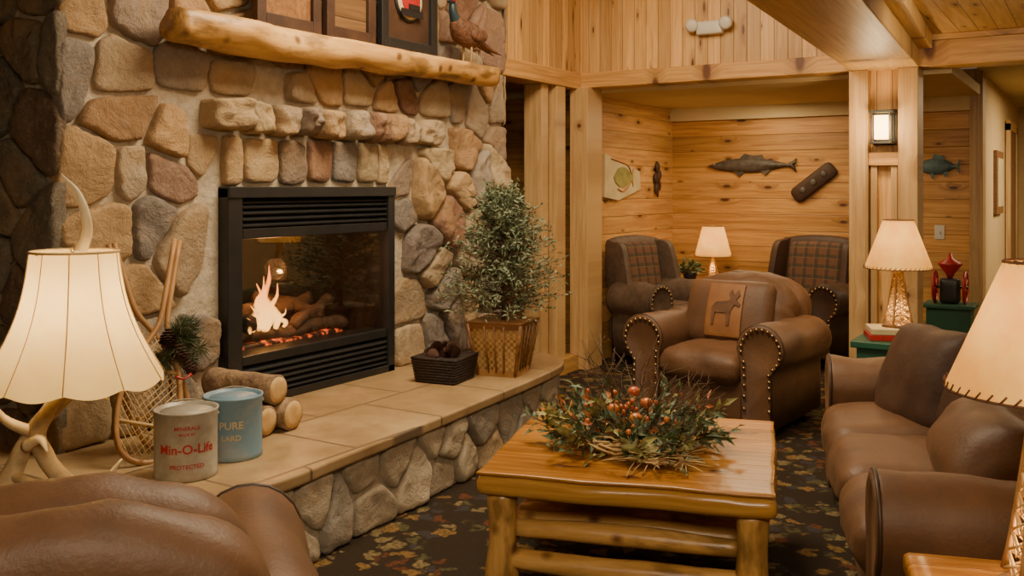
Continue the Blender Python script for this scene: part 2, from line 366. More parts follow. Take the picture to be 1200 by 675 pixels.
# ------------------------------------------------------------------ room shell
HB=2.25; HT=2.37; WY=6.8; WX=-3.58
box('floor',(-5.2,-1.6,-.1),(2.7,13.2,0),'carpet')
box('ceiling',(-5.2,-1.6,3.3),(-1.1,7.0,3.4),'ceilp')
box('ceiling.001',(-1.03,-1.6,2.46),(2.7,6.8,2.56),'ceilp')
box('ceiling.002',(-5.2,6.95,2.22),(-.85,8.9,2.3),'cream')
box('ceiling.003',(-.85,6.95,2.42),(2.7,13.2,2.5),'cream')
box('wall_left',(-5.3,-1.6,0),(-5.15,2.2,3.4),'darkplank')
box('wall_back',(-5.3,-1.75,0),(2.7,-1.6,3.4),'tan')
box('wall_right',(2.7,-1.6,0),(2.85,13.2,3.4),'tan')
box('wall_divider',(-1.2,-1.6,2.5),(-1.1,6.8,3.3),'pineV_y')
box('wall_far_upper',(-3.58,6.8,HT),(-1.03,6.95,3.3),'pineV_x')
box('wall_side_upper',(-3.72,5.62,HT),(WX,6.95,3.3),'pineV_y')
box('wall_alcove_left',(-3.75,6.95,0),(-3.6,8.8,2.3),'cedH_y')
box('wall_alcove_back',(-3.75,8.8,0),(-.85,8.95,2.45),'cedH_x')
box('wall_hall_left',(-1.0,8.95,0),(-.85,13.2,2.45),'tan')
box('wall_hall_end',(-1.0,13.05,0),(2.7,13.2,2.5),'tan')
box('wall_closet',(-4.6,4.5,0),(-4.5,7.1,2.6),'darkplank')
box('wall_closet_far',(-4.5,6.97,0),(-3.75,7.1,2.6),'cedH_x')
box('ceiling.004',(-4.6,4.5,2.3),(-3.72,6.97,2.36),'cream')
box('trim_1',(-3.6,8.74,2.10),(-.9,8.8,2.22),'cream')
box('beam_header_far',(-3.62,6.76,HB),(-1.465,6.98,HT),'beamX',bev=.006)
box('beam_header_side',(-3.76,5.6,HB-.01),(-3.55,6.76,HT),'beamX2',bev=.006)
box('beam_header_right',(-1.03,6.74,2.25),(2.7,6.98,2.46),'beamX',bev=.006)
ob=box('beam_ceiling',(-.22,-8,-.0),(.22,0.15,.34),'beamY',bev=.006); ob.location=(-1.245,6.8,2.25); ob.rotation_euler=(0,0,math.radians(3.6))
ob=box('beam_ceiling.001',(-.30,-8,.12),(.30,0.0,.36),'beamY',bev=.006); ob.location=(-1.245,6.8,2.25); ob.rotation_euler=(0,0,math.radians(3.6))
pc=empty('corner_post')
box('post_a',(-3.62,6.70,0),(-3.46,6.96,HB),'postZ',pc,.005)
box('post_b',(-3.74,6.38,0),(-3.56,6.52,HB-.01),'postZ',pc,.005)
box('post_c',(-3.72,6.52,0),(-3.66,6.70,HB-.01),'postZ',pc)
box('post_d',(-3.76,6.22,0),(-3.6,6.32,HB-.01),'postZ',pc,.005)
box('post_e',(-3.70,6.32,0),(-3.63,6.38,HB-.01),'darkplank',pc)
box('foot',(-3.78,6.2,0),(-3.54,6.7,.12),'beamX2',pc)
cp=empty('column')
box('post_a',(-1.465,6.72,0),(-1.34,6.95,HB),'postZ',cp,.005)
box('post_b',(-1.15,6.72,0),(-1.026,6.95,HB),'postZ',cp,.005)
box('panel',(-1.34,6.82,0),(-1.15,6.92,HB),'pineV_x',cp)
box('rail_1',(-1.34,6.74,1.60),(-1.15,6.86,1.69),'beamX',cp,.004)
box('strip_1',(-1.33,6.76,0),(-1.29,6.83,1.6),'postZ',cp)
box('strip_2',(-1.20,6.76,0),(-1.16,6.83,1.6),'postZ',cp)
box('baseboard',(-1.48,6.7,0),(-1.01,6.97,.13),'beamX',cp,.004)
sc_=empty('wall_sconce',(-1.245,6.82,1.86))
box('back',(-.075,-.02,-.12),(.075,.0,.12),'black',sc_)
box('glass',(-.045,-.15,-.085),(.045,-.06,.075),'glow',sc_)
for i,(a,b_) in enumerate(((-.062,-.172),(.05,-.172),(-.062,-.032),(.05,-.032))):
    box('bar_%d'%i,(a,b_,-.1),(a+.012,b_+.012,.1),'black',sc_)
box('cap',(-.075,-.185,.09),(.075,-.0,.105),'black',sc_); box('foot',(-.07,-.18,-.115),(.07,-.0,-.1),'black',sc_)
light('sconce_light','POINT',(-1.245,6.50,1.86),11,(1,.70,.36),size=.05)
em=empty('emergency_light',(-2.47,6.80,2.64))
add('body',*rboxg((0,-.035,0),(.2,.07,.1),.015,6),'white',em)
for k in (-1,1): lathe('head_%d'%k,[(.02,0),(.045,.01),(.05,.05),(.03,.06)],'white',em,16,T=Matrix.Translation((k*.13,-.03,.03))@Matrix.Rotation(PI/2+.2,4,'X'))
hp=empty('landscape_picture',(-.85,10.2,1.5)); box('frame',(0,-.35,-.3),(.03,.35,.3),'wood',hp); box('art',(.03,-.28,-.23),(.035,.28,.23),'paper',hp)
tr=empty('panel_door',(1.6,13.04,0)); box('leaf',(-.45,-.04,0),(.45,0,2.05),'wood',tr); box('casing',(-.55,-.03,0),(.55,0.0,2.15),'postZ',tr); lathe('knob',[(.0,0),(.03,.01),(.03,.04),(.0,.06)],'brass',tr,12,T=Matrix.Translation((.36,-.04,1))@Matrix.Rotation(PI/2,4,'X'))
sd_=empty('panel_door',(-.84,11.6,0)); box('leaf',(0,-.42,0),(.03,.42,2.05),'wood',sd_); box('casing_a',(0,-.52,0),(.04,-.42,2.12),'postZ',sd_); box('casing_b',(0,.42,0),(.04,.52,2.12),'postZ',sd_); box('casing_c',(0,-.52,2.05),(.04,.52,2.15),'beamX2',sd_)
box('trim_2',(-.93,8.72,0),(-.83,8.96,2.42),'postZ')
box('baseboard_alcove_back',(-3.6,8.77,0),(-.95,8.8,.14),'beamX'); box('baseboard_alcove_left',(-3.6,6.97,0),(-3.57,8.77,.14),'beamX2')

# ------------------------------------------------------------------ stones
PAL=[(.56,.38,.20),(.60,.43,.235),(.52,.345,.17),(.46,.37,.26),(.55,.35,.17),(.62,.48,.29),(.34,.19,.12),(.30,.265,.23),(.50,.375,.235),(.47,.285,.14),(.56,.43,.27),(.42,.355,.28),(.37,.28,.21),(.42,.27,.19),(.27,.225,.195),(.60,.46,.27)]
def clip(poly,n,c):
    out=[];m=len(poly)
    for i in range(m):
        a=poly[i];b=poly[(i+1)%m]; da=a[0]*n[0]+a[1]*n[1]-c; db=b[0]*n[0]+b[1]*n[1]-c
        if da<=0: out.append(a)
        if (da<0<db) or (db<0<da):
            t=da/(da-db); out.append((a[0]+(b[0]-a[0])*t,a[1]+(b[1]-a[1])*t))
    return out
def cells(rect,seeds,cuts,gap):
    u0,v0,u1,v1=rect; res=[]
    for i,s in enumerate(seeds):
        p=[(u0,v0),(u1,v0),(u1,v1),(u0,v1)]
        for j,t in enumerate(seeds):
            if i==j: continue
            dx=t[0]-s[0];dy=t[1]-s[1];L=math.hypot(dx,dy)
            if L>1.3 or L<1e-6: continue
            n=(dx/L,dy/L); p=clip(p,n,n[0]*(s[0]+t[0])/2+n[1]*(s[1]+t[1])/2-gap/2)
            if len(p)<3: break
        if len(p)<3: continue
        for (a,b,c,d) in cuts:
            seps=[(a-s[0],(1,0),a),(s[0]-c,(-1,0),-c),(b-s[1],(0,1),b),(s[1]-d,(0,-1),-d)]
            q=max(seps,key=lambda x:x[0])
            if q[0]<0: p=[];break
            inter=[x for x in p if q[1][0]*x[0]+q[1][1]*x[1]>q[2]-gap/2]
            if inter:
                pu=[x[0] for x in p];pv=[x[1] for x in p]
                if max(pu)>a and min(pu)<c and max(pv)>b and min(pv)<d: p=clip(p,q[1],q[2]-gap/2)
            if len(p)<3: break
        if len(p)>=3: res.append(p)
    return res
def area(p): return abs(sum(p[i][0]*p[(i+1)%len(p)][1]-p[(i+1)%len(p)][0]*p[i][1] for i in range(len(p))))/2
class Stones:
    def __init__(s): s.v=[];s.f=[];s.c=[]
    def stone(s,poly,mapf,h,flip=False,K=40,tilt=.3,col=None):
        if area(poly)<.0022: return
        for kk in (.11,.22,.25):
            q=[];m=len(poly)
            for i in range(m):
                a=poly[i];b=poly[(i+1)%m]; q+=[(a[0]*(1-kk)+b[0]*kk,a[1]*(1-kk)+b[1]*kk),(a[0]*kk+b[0]*(1-kk),a[1]*kk+b[1]*(1-kk))]
            poly=q
        L=[0];m=len(poly)
        for i in range(m): L.append(L[-1]+math.dist(poly[i],poly[(i+1)%m]))
        pts=[];k=0
        for i in range(K):
            t=L[-1]*i/K
            while L[k+1]<t: k+=1
            f=(t-L[k])/max(1e-9,L[k+1]-L[k]); a=poly[k];b=poly[(k+1)%m]; pts.append((a[0]+(b[0]-a[0])*f,a[1]+(b[1]-a[1])*f))
        cx=sum(p[0] for p in pts)/K; cy=sum(p[1] for p in pts)/K
        sd=random.random()*100; tx=random.uniform(-1,1)*tilt; ty=random.uniform(-1,1)*tilt
        base=len(s.v); cc=col or random.choice(PAL); br=random.uniform(.82,1.12); cc=tuple(x*br for x in cc)
        rad=math.sqrt(area(pts)/PI); e=lambda d:1-d/rad
        rings=[(1.0,-.2),(1.0,.5),(e(.004),.78),(e(.011),.94),(e(.024),1.0),(min(.66,e(.045)),1.01),(.34,1.02)]
        for sc,hh in rings:
            sc=max(sc,.2)
            for p in pts:
                w=1+.09*noise.noise(Vector((p[0]*10,p[1]*10,sd)))+.04*noise.noise(Vector((p[0]*38,p[1]*38,sd)))
                u=cx+(p[0]-cx)*sc*w; v=cy+(p[1]-cy)*sc*w
                nz=noise.noise(Vector((u*6,v*6,sd)))*.4+noise.noise(Vector((u*22,v*22,sd)))*.2+abs(noise.noise(Vector((u*11+3,v*11,sd))))*.25
                H=h*hh*(1+(nz+ (u-cx)*tx*5+(v-cy)*ty*5 if hh>.3 else 0))
                s.v.append(mapf(u,v,H))
        s.v.append(mapf(cx,cy,h*1.02)); ct=len(s.v)-1
        F=[]
        for r in range(len(rings)-1):
            for i in range(K):
                j=(i+1)%K; F.append((base+r*K+i,base+r*K+j,base+(r+1)*K+j,base+(r+1)*K+i))
        r=len(rings)-1
        for i in range(K): F.append((base+r*K+i,base+r*K+(i+1)%K,ct))
        if flip: F=[f[::-1] for f in F]
        s.f+=F; s.c+=[cc]*len(F)
def jgrid(rect,sx,sy,jit=.42,drop=.09):
    u0,v0,u1,v1=rect; out=[]; ny=max(1,round((v1-v0)/sy)); nx=max(1,round((u1-u0)/sx))
    for j in range(ny):
        for i in range(-1,nx+1):
            if random.random()<drop: continue
            u=u0+(i+.5+(.5 if j%2 else 0)+random.uniform(-jit,jit))*(u1-u0)/nx; v=v0+(j+.5+random.uniform(-jit,jit))*(v1-v0)/ny
            if u0<u<u1: out.append((u,v))
    return out
fp=empty('fireplace')
FY0,FY1=2.29,5.62; BX=-3.585; BL,BR=3.105,4.355; HH=.38; BT=1.45
S=Stones()
front=lambda u,v,h:(BX+h,u,v)
rect=(FY0-.02,HH,FY1,3.3)
cut1=(BL,0,BR,1.71); cut2=(2.98,1.71,4.84,1.885)
seeds=jgrid(rect,.235,.24)
for p in cells(rect,seeds,[cut1,cut2],.020):
    cy=sum(x[0] for x in p)/len(p); cz=sum(x[1] for x in p)/len(p)
    h=.042
    if 3.0<cy<4.6 and cz<1.75: h=.03
    if cy>4.6 and cz<1.75: h=.085
    S.stone(p,front,h*random.uniform(.75,1.3))
def row(u0,u1,v0,v1,w,mapf,h,jit=.03):
    u=u0
    while u<u1-.03:
        ww=w*random.uniform(.7,1.35)
        if u+ww>u1-.06: ww=u1-u
        g=.008; j=lambda:random.uniform(-jit,jit)*.5
        S.stone([(u+g,v0+g+j()),(u+ww-g,v0+g+j()),(u+ww-g+j()*.3,v1-g+j()),(u+g+j()*.3,v1-g+j())],mapf,h*random.uniform(.9,1.15),tilt=.1); u+=ww
row(2.98,4.84,1.71,1.885,.18,front,.12)
row(BL,BR,BT+.01,1.71,.18,front,.035)
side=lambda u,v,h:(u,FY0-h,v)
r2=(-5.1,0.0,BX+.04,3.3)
for p in cells(r2,jgrid(r2,.3,.27),[],.022): S.stone(p,side,.04*random.uniform(.8,1.3),col=random.choice([(.24,.21,.16),(.20,.18,.145),(.27,.22,.15),(.24,.175,.12)]))  # darker stone colours paint in the shade on this side face
rside=lambda u,v,h:(u,FY1+h,v)
r3=(-4.3,0,BX+.03,3.3)
for p in cells(r3,jgrid(r3,.3,.27),[],.028): S.stone(p,rside,.03,flip=True)
HP=[(-4.9,2.03),(-3.3,2.05),(-2.9,2.1),(-2.66,2.22),(-2.58,2.5),(-2.60,2.84),(-2.64,3.46),(-2.69,4.1),(-2.75,4.75),(-2.82,5.08),(-2.98,5.26),(-3.3,5.36),(-3.62,5.38)]
hp_=catmull([(x,y,0) for x,y in HP],10)
HL=[0]
for i in range(len(hp_)-1): HL.append(HL[-1]+(hp_[i+1]-hp_[i]).length)
def hpos(u):
    u=max(0,min(HL[-1]-1e-4,u)); lo=0;hi=len(HL)-1
    while hi-lo>1:
        md=(lo+hi)//2
        if HL[md]<=u: lo=md
        else: hi=md
    f=(u-HL[lo])/(HL[lo+1]-HL[lo]); p=hp_[lo].lerp(hp_[lo+1],f); t=(hp_[min(lo+2,len(hp_)-1)]-hp_[max(lo-1,0)]).normalized()
    return p,Vector((t.y,-t.x,0))
def hmap(u,v,h):
    p,n=hpos(u); q=p+n*(h-.03); return (q.x,q.y,v)
r4=(0,0,HL[-1],HH-.055)
for p in cells(r4,jgrid(r4,.27,.19,.40),[],.022): S.stone(p,hmap,.032*random.uniform(.8,1.3),col=random.choice([(.62,.52,.37),(.68,.57,.41),(.54,.46,.34),(.60,.46,.29),(.47,.42,.34),(.72,.61,.44)]))
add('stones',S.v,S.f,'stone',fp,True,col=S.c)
box('body_left',(-5.1,FY0,0),(BX,BL+.01,3.3),'mortar',fp); box('body_right',(-4.35,BR-.01,0),(BX,FY1,3.3),'mortar',fp)
box('body_top',(-4.35,BL,BT),(BX,BR,3.3),'mortar',fp); box('body_bottom',(-4.35,BL,0),(BX,BR,HH),'mortar',fp)
def ringpts(off,z):
    return [ (lambda pn:(pn[0].x+pn[1].x*off,pn[0].y+pn[1].y*off,z))(hpos(L)) for L in HL]
for nm,off,z0,z1,mm in (('hearth_core',-.028,0,HH-.05,'mortar'),('hearth_slab',.030,HH-.052,HH,'slab')):
    a=ringpts(off,z0)+[(-4.9,5.38,z0)]; b_=ringpts(off,z1)+[(-4.9,5.38,z1)]; k=len(a)
    o=add(nm,a+b_,[tuple(range(k))[::-1],tuple(range(k,2*k))]+[(i,(i+1)%k,k+(i+1)%k,k+i) for i in range(k)],mm,fp,False)
    if nm=='hearth_slab':
        md=o.modifiers.new('b','BEVEL'); md.width=.012; md.segments=3; md.limit_method='ANGLE'
FX=BX+.07
box('insert_left',(BX-.1,BL,HH),(FX,BL+.09,BT),'black',fp,.004); box('insert_right',(BX-.1,BR-.06,HH),(FX,BR,BT),'black',fp,.004)
box('insert_top',(BX-.1,BL,1.40),(FX+.01,BR,BT+.005),'black',fp,.004); box('insert_bot',(BX-.1,BL,HH),(FX,BR,.42),'black',fp,.004)
box('insert_mid_top',(BX-.1,BL+.1,1.20),(FX-.01,BR-.06,1.25),'black',fp,.003); box('insert_mid_bot',(BX-.1,BL+.1,.585),(FX-.01,BR-.06,.63),'black',fp,.003)
g=G()
for z in (1.275,1.305,1.335,1.365,1.39,.445,.475,.505,.535,.565): 
    vs,fs=boxg((0,(BL+BR+.04)/2,0),(.05,BR-BL-.16,.008)); T=Matrix.Translation((FX-.03,0,z))@Matrix.Rotation(.6,4,'Y'); g.put([T@v for v in vs],fs)
g.make('louvers','black',fp,False)
box('louver_back',(BX-.12,BL,HH),(BX-.0,BR,.6),'blackmatte',fp); box('louver_back_top',(BX-.12,BL,1.23),(BX,BR,BT),'blackmatte',fp)
box('firebox_back',(-4.2,BL,HH),(-4.15,BR,BT),'blackmatte',fp); box('firebox_floor',(-4.2,BL,.55),(BX-.02,BR,.6),'blackmatte',fp)
box('firebox_side_a',(-4.2,BL,.5),(BX-.05,BL+.06,BT),'blackmatte',fp); box('firebox_side_b',(-4.2,BR-.05,.5),(BX-.05,BR,BT),'blackmatte',fp); box('firebox_roof',(-4.2,BL,1.24),(BX-.05,BR,1.3),'blackmatte',fp)
box('glass',(BX+.03,BL+.1,.63),(BX+.036,BR-.06,1.20),'glass',fp)
for i,(p,q,r) in enumerate([((-3.78,3.3,.66),(-3.75,4.15,.67),.05),((-3.95,3.35,.68),(-3.98,4.1,.69),.06),((-3.72,3.42,.74),(-3.98,3.75,.82),.042),((-3.75,4.0,.74),(-4.0,3.7,.85),.045),((-3.85,3.3,.78),(-3.86,4.0,.80),.045),((-3.74,3.75,.70),(-3.8,4.1,.80),.035)]):
    p=Vector(p);q=Vector(q); tube('gas_log_%d'%i,[p.lerp(q,t/5)+Vector((0,0,.012*math.sin(t*2+i))) for t in range(6)],[r*(.9+.15*math.sin(t*3+i)) for t in range(6)],'bark',fp,14,.3,4,nf=14)
add('ember_bed',*rboxg((-3.82,3.72,.62),(.26,.85,.06),.03,14,wr=.03,seed=3),'ember',fp)
FL=[(3.56,.34,.038,-3.74),(3.52,.25,.032,-3.75),(3.61,.24,.028,-3.73),(3.47,.14,.022,-3.74),(3.57,.28,.028,-3.79),(3.43,.08,.014,-3.72),(3.68,.10,.015,-3.74),(3.54,.17,.036,-3.72)]
for i,(y,h,r,x) in enumerate(FL):
    z0=.70
    tube('flame_%d'%i,[(x,y,z0),(x+.01,y+.012*(-1)**i,z0+h*.25),(x-.01,y-.014*(-1)**i,z0+h*.5),(x+.004,y+.012,z0+h*.72),(x,y+.02*(-1)**i,z0+h)],[r*.5,r,r*.7,r*.35,.001],'flame',fp,12,.5,6,nf=16)
light('fire_light','POINT',(-3.70,3.6,1.02),14,(1,.40,.12),.06)

# mantel
mt=tube('log_mantel',[(-3.40,2.70,2.16),(-3.39,3.0,2.17),(-3.40,3.4,2.155),(-3.41,3.8,2.18),(-3.395,4.2,2.175),(-3.40,4.6,2.195),(-3.39,4.9,2.185),(-3.40,5.19,2.20)],[.078,.09,.084,.092,.085,.092,.086,.094],'mantel',None,26,.22,8,nf=5)
for v in mt.data.vertices:
    if v.co.z>2.225: v.co.z=2.225+(v.co.z-2.225)*.15
    if v.co.x<-3.46: v.co.x=-3.46+(v.co.x+3.46)*2.2
def frame(name,y0,y1,z0,z1,x,fm,am,parentloc=True):
    e=empty(name,(x,(y0+y1)/2,z0)); w=(y1-y0)/2; h=z1-z0
    box('side_a',(-.015,-w,0),(.02,-w+.06,h),fm,e,.004); box('side_b',(-.015,w-.06,0),(.02,w,h),fm,e,.004)
    box('side_c',(-.015,-w+.06,0),(.02,w-.06,.06),fm,e,.004); box('side_d',(-.015,-w+.06,h-.06),(.02,w-.06,h),fm,e,.004)
    box('panel',(-.015,-w+.06,.06),(-.003,w-.06,h-.06),am,e); return e
MZ=2.24
e=frame('wooden_crate',3.20,3.64,MZ,MZ+.42,-3.44,'leatherD','wood')
e=frame('wooden_crate',3.67,4.06,MZ,MZ+.34,-3.43,'leatherD','darkplank')
e=frame('framed_picture',4.10,4.62,MZ,MZ+.56,-3.42,'black','leatherD')
for nm,r,x0,mm in (('disc_rim',.13,0,'black'),('disc',.115,.008,'paper'),('disc_center',.085,.014,'red')):
    lathe(nm,[(r,0),(r,.006),(r*.9,.010),(0,.010)],mm,e,40,T=Matrix.Translation((x0,0,.30))@Matrix.Rotation(PI/2,4,'Y'))
g=G(); g.put(*boxg((.03,0,.22),(.006,.2,.04))); g.put(*boxg((.03,.02,.255),(.006,.1,.035))); g.make('car_motif','black',e,False)
ph=empty('pheasant',(-3.38,4.90,MZ),0)
tube('body',[(0,.14,.13),(0,.08,.15),(0,0,.17),(0,-.08,.20),(0,-.13,.25)],[.02,.06,.085,.065,.035],'feather',ph,16,.08,5)
tube('neck',[(0,-.12,.24),(0,-.15,.29),(0,-.155,.34)],[.037,.026,.022],'fgreen',ph,12,0,4); g=G(); g.put(*ballg((0,-.165,.36),.03,(.8,1.1,.9))); g.make('head','fgreen',ph)
g=G(); g.put(*ballg((.02,-.17,.36),.014)); g.put(*ballg((-.02,-.17,.36),.014)); g.make('wattle','red',ph)
tube('beak',[(0,-.19,.362),(0,-.215,.35)],[.009,.001],'straw',ph,8)
for k in (-1,0,1): tube('tail_%d'%k,[(k*.01,.12,.14),(k*.02,.22,.11),(k*.03,.36,.09-.01*abs(k))],[.025,.016,.002],'feather',ph,6,0,4)
for k in (-1,1):
    tube('leg_%d'%k,[(k*.03,0,.12),(k*.03,.01,.06),(k*.03,-.0,-.005)],[.012,.006,.006],'straw',ph,6)
    g=G(); g.put(*ballg((k*.075,.03,.165),.06,(.35,1.5,.75))); g.make('wing_%d'%k,'feather',ph)

# ------------------------------------------------------------------ upholstered seats
def arm_profile(sx):
    P=[(.085,.07),(.085,.30),(.082,.38)]
    cx,cz,r=.02,.525,.14
    for i in range(15):
        a=math.radians(-50+i*(235/14)); P.append((cx+r*math.cos(a),cz+r*math.sin(a)))
    P+=[(-.10,.45),(-.095,.30),(-.095,.07)]
    return [(sx*x,z) for x,z in P]
def arm(e,name,cx,sx,y0,y1,m,nails=True,dz=0):
    prof=arm_profile(sx); mx=sum(p[0] for p in prof)/len(prof); mz=.4
    secs=[(y0-.0,.86),(y0-.012,.92),(y0-.008,.985),(y0+.015,1.0)]+[(y0+(y1-y0)*t,1.0) for t in (.1,.2,.3,.4,.5,.6,.7,.8,.9,.97)]+[(y1,.96)]
    vs=[];n=len(prof)
    for i,(y,s) in enumerate(secs):
        for (x,z) in prof:
            zz=mz+(z-mz)*s; xx=mx+(x-mx)*s; w=0
            if 3<i<len(secs)-1: w=noise.noise(Vector((cx*9+xx*6,y*9,zz*6)))*.02-abs(noise.noise(Vector((xx*8+cx,y*16,zz*5))))*.014
            vs.append((cx+xx*(1+w*3),y,zz+dz+w+ (-.02*(y-y0) if z>.4 else 0)))
    fs=[]
    for i in range(len(secs)-1):
        for j in range(n):
            k=(j+1)%n; q=(i*n+j,i*n+k,(i+1)*n+k,(i+1)*n+j); fs.append(q if sx<0 else q[::-1])
    a=tuple(range(n)); b_=tuple((len(secs)-1)*n+j for j in range(n))
    fs+= [a[::-1] if sx<0 else a, b_ if sx<0 else b_[::-1]]
    o=add(name,vs,fs,m,e)
    tube(name+'_piping',[(cx+mx+(x-mx)*.99,y0+.0,mz+(z-mz)*.99+dz) for x,z in prof],.007,'piping',e,6)
    if nails:
        g=G(); pr=catmull([(mx+(x-mx)*.84,mz+(z-mz)*.9,0) for x,z in prof],3)
        L=0
        for i in range(1,len(pr)):
            L+=(pr[i]-pr[i-1]).length
            if L>.034: L=0; g.put(*ballg((cx+pr[i].x,y0-.012,pr[i].y+dz),.011,(1,.6,1),4))
        g.make(name+'_nails','brass',e)
def seat(name,loc,rz,W,D,H,n,mat_='leather',backn=None,nails=True,arch=0,backw=.16):
    e=empty(name,loc,rz); aw=.20; iw=W-2*aw; backn=backn or n
    add('base',*rboxg((0,.0,.20),(W-.14,D-.10,.26),.03,10,wr=.004),mat_,e)
    for i,(sx,sy) in enumerate(((-1,-1),(1,-1),(-1,1),(1,1))): lathe('foot_%d'%i,[(.03,0),(.04,.03),(.035,.08)],'wood',e,14,(sx*(W/2-.14),sy*(D/2-.12),0))
    w=iw/n; dep=D-.20
    for i in range(n):
        cushion('seat_cushion_%d'%i,(-iw/2+w*(i+.5),-D/2+dep/2-.01,.385),(w+.012,dep,.19),.075,mat_,e,(0,.04,.22),.016,n=22)
    T=Matrix.Rotation(math.radians(-9),3,'X')
    def mk(hw):
        def f(p):
            if arch and p.z>-.05:
                p=p.copy(); k=min(1,(p.z+.05)/.2); p.z-=arch*k*(abs(p.x)/hw)**2.4
            return p
        return f
    bo=add('back',*rboxg((0,D/2-.12,.30+(H-.32)/2),(W-backw,.20,H-.22),.095,24,(0,0,.03),.018,3,T,mk((W-backw)/2)),mat_,e)
    w=iw/backn; T2=Matrix.Rotation(math.radians(-14),3,'X')
    for i in range(backn):
        ww=w+.03 if backn>1 else W-backw-.06
        cushion('back_cushion_%d'%i,(-iw/2+w*(i+.5),D/2-.26,.44+(H-.42)/2),(ww,.22,H-.38),.10,mat_,e,(0,.25,.05),.018,T2,24,shape=mk(ww/2))
    arm(e,'arm_l',-W/2+aw/2,-1,-D/2+.03,D/2-.08,mat_,nails); arm(e,'arm_r',W/2-aw/2,1,-D/2+.03,D/2-.08,mat_,nails)
    return e,bo
ac,_=seat('leather_armchair',(-1.99,5.80,0),-6,.93,.90,.86,1,arch=.10,backw=.14)
Tp=Matrix.Rotation(math.radians(-18),3,'X')
PC=Vector((-.02,.05,.655))
cushion('throw_pillow',PC,(.58,.12,.42),.06,'leather',ac,(0,.5,0),.006,Tp)
pv,pf=rboxg((0,0,0),(.24,.012,.34),.006,12)
def onp(p):
    a=(1-(p.x/.29)**2)*(1-(p.z/.21)**2); return PC+Tp@Vector((p.x,-(.064*(1+.5*max(0,a)))+p.y-.002,p.z))
add('pillow_patch',[onp(p) for p in pv],pf,'leatherT',ac)
moose=[(-.07,-.09),(-.055,-.09),(-.05,-.02),(.02,-.02),(.03,-.09),(.045,-.09),(.05,.0),(.07,.03),(.10,.02),(.105,.035),(.075,.06),(.095,.09),(.08,.12),(.06,.085),(.04,.12),(.025,.09),(.04,.06),(.02,.05),(-.05,.04),(-.075,.01)]
add('moose_motif',*polyprism(moose,-.014,-.009,lambda p,d:onp(Vector((p[0]*1.05,d,p[1]*1.1)))),'motif',ac,False)

sf,_=seat('leather_sofa',(-.40,3.80,0),-73,2.05,.92,.82,3,nails=False)
cushion('throw_pillow_dark',(-.56,-.06,.64),(.50,.17,.46),.08,'leatherD',sf,(0,.5,0),.014,Matrix.Rotation(math.radians(22),3,'Z')@Matrix.Rotation(math.radians(-22),3,'X'),18)
cushion('throw_pillow_dark_2',(-.20,.06,.62),(.40,.15,.36),.075,'leatherD',sf,(0,.5,0),.012,Matrix.Rotation(math.radians(-25),3,'X'))
cushion('throw_pillow_brown',(.46,-.04,.60),(.60,.22,.32),.10,'leather',sf,(0,.4,0),.018,Matrix.Rotation(math.radians(-38),3,'X'),20)
fc,fb=seat('leather_club_chair',(-1.863,1.196,0),232,.98,.84,.84,1,arch=.11,backw=.16,nails=False)
bv=BVHTree.FromPolygons([v.co.copy() for v in fb.data.vertices],[tuple(p.vertices) for p in fb.data.polygons])
def proj(x,z):
    h=bv.ray_cast(Vector((x,2,z)),Vector((0,-1,0))); return h[0]
g=G()
for line in ([(-.36+.72*t/24,.70-.10*abs(-1+2*t/24)**2.4) for t in range(25)],[(0.0,.30+.40*t/16) for t in range(17)]):
    pts=[q for q in (proj(x,z) for x,z in line) if q is not None]
    if len(pts)>3: g.put(*tubeg(pts,.006,6))
if g.v: g.make('back_welt','piping',fc)

def wing(name,loc,rz,mo,mi,W=.74,D=.78,H=1.02):
    e=empty(name,loc,rz)
    add('base',*rboxg((0,0,.27),(W-.1,D-.1,.2),.03,8),mo,e)
    for i,(sx,sy) in enumerate(((-1,-1),(1,-1),(-1,1),(1,1))): tube('leg_%d'%i,[(sx*(W/2-.1),sy*(D/2-.1),.2),(sx*(W/2-.09),sy*(D/2-.09),.1),(sx*(W/2-.08),sy*(D/2-.08),0)],[.03,.022,.018],'wood',e,10)
    cushion('seat_cushion',(0,-.05,.43),(W-.26,D-.2,.14),.055,mi,e,(0,0,.2),.003)
    T=Matrix.Rotation(math.radians(-10),3,'X')
    add('back',*rboxg((0,D/2-.10,.66),(W-.1,.12,H-.30),.058,12,(0,0,.08),0,0,T),mo,e)
    cushion('back_pad',(0,D/2-.155,.68),(W-.24,.09,H-.42),.04,mi,e,(0,.3,.05),.002,T)
    for s in (-1,1):
        P=[(-.02,.58),(.02,.64),(.06,.80),(.12,.97),(.24,1.0),(.33,.98),(.30,.6)]
        Pc=[(p.x,p.y) for p in catmull([(a,b,0) for a,b in P],4,True)]
        o=add('wing_%d'%s,*polyprism(Pc,0,.06,lambda p,d:Vector((s*(W/2-.11+d+ (.04*(1-p[0]/.3))),p[0]+.02,p[1]))),mo,e)
        md=o.modifiers.new('b','BEVEL'); md.width=.02; md.segments=3
        arm(e,'arm_%d'%s,s*(W/2-.07),s,-D/2+.10,D/2-.16,mo,True,.02)
    return e
wing('wingback_chair',(-2.12,8.0,0),-12,'leatherD','plaid')
wing('wingback_chair',(-3.12,7.36,0),72,'slateup','plaid',W=.70,D=.74)

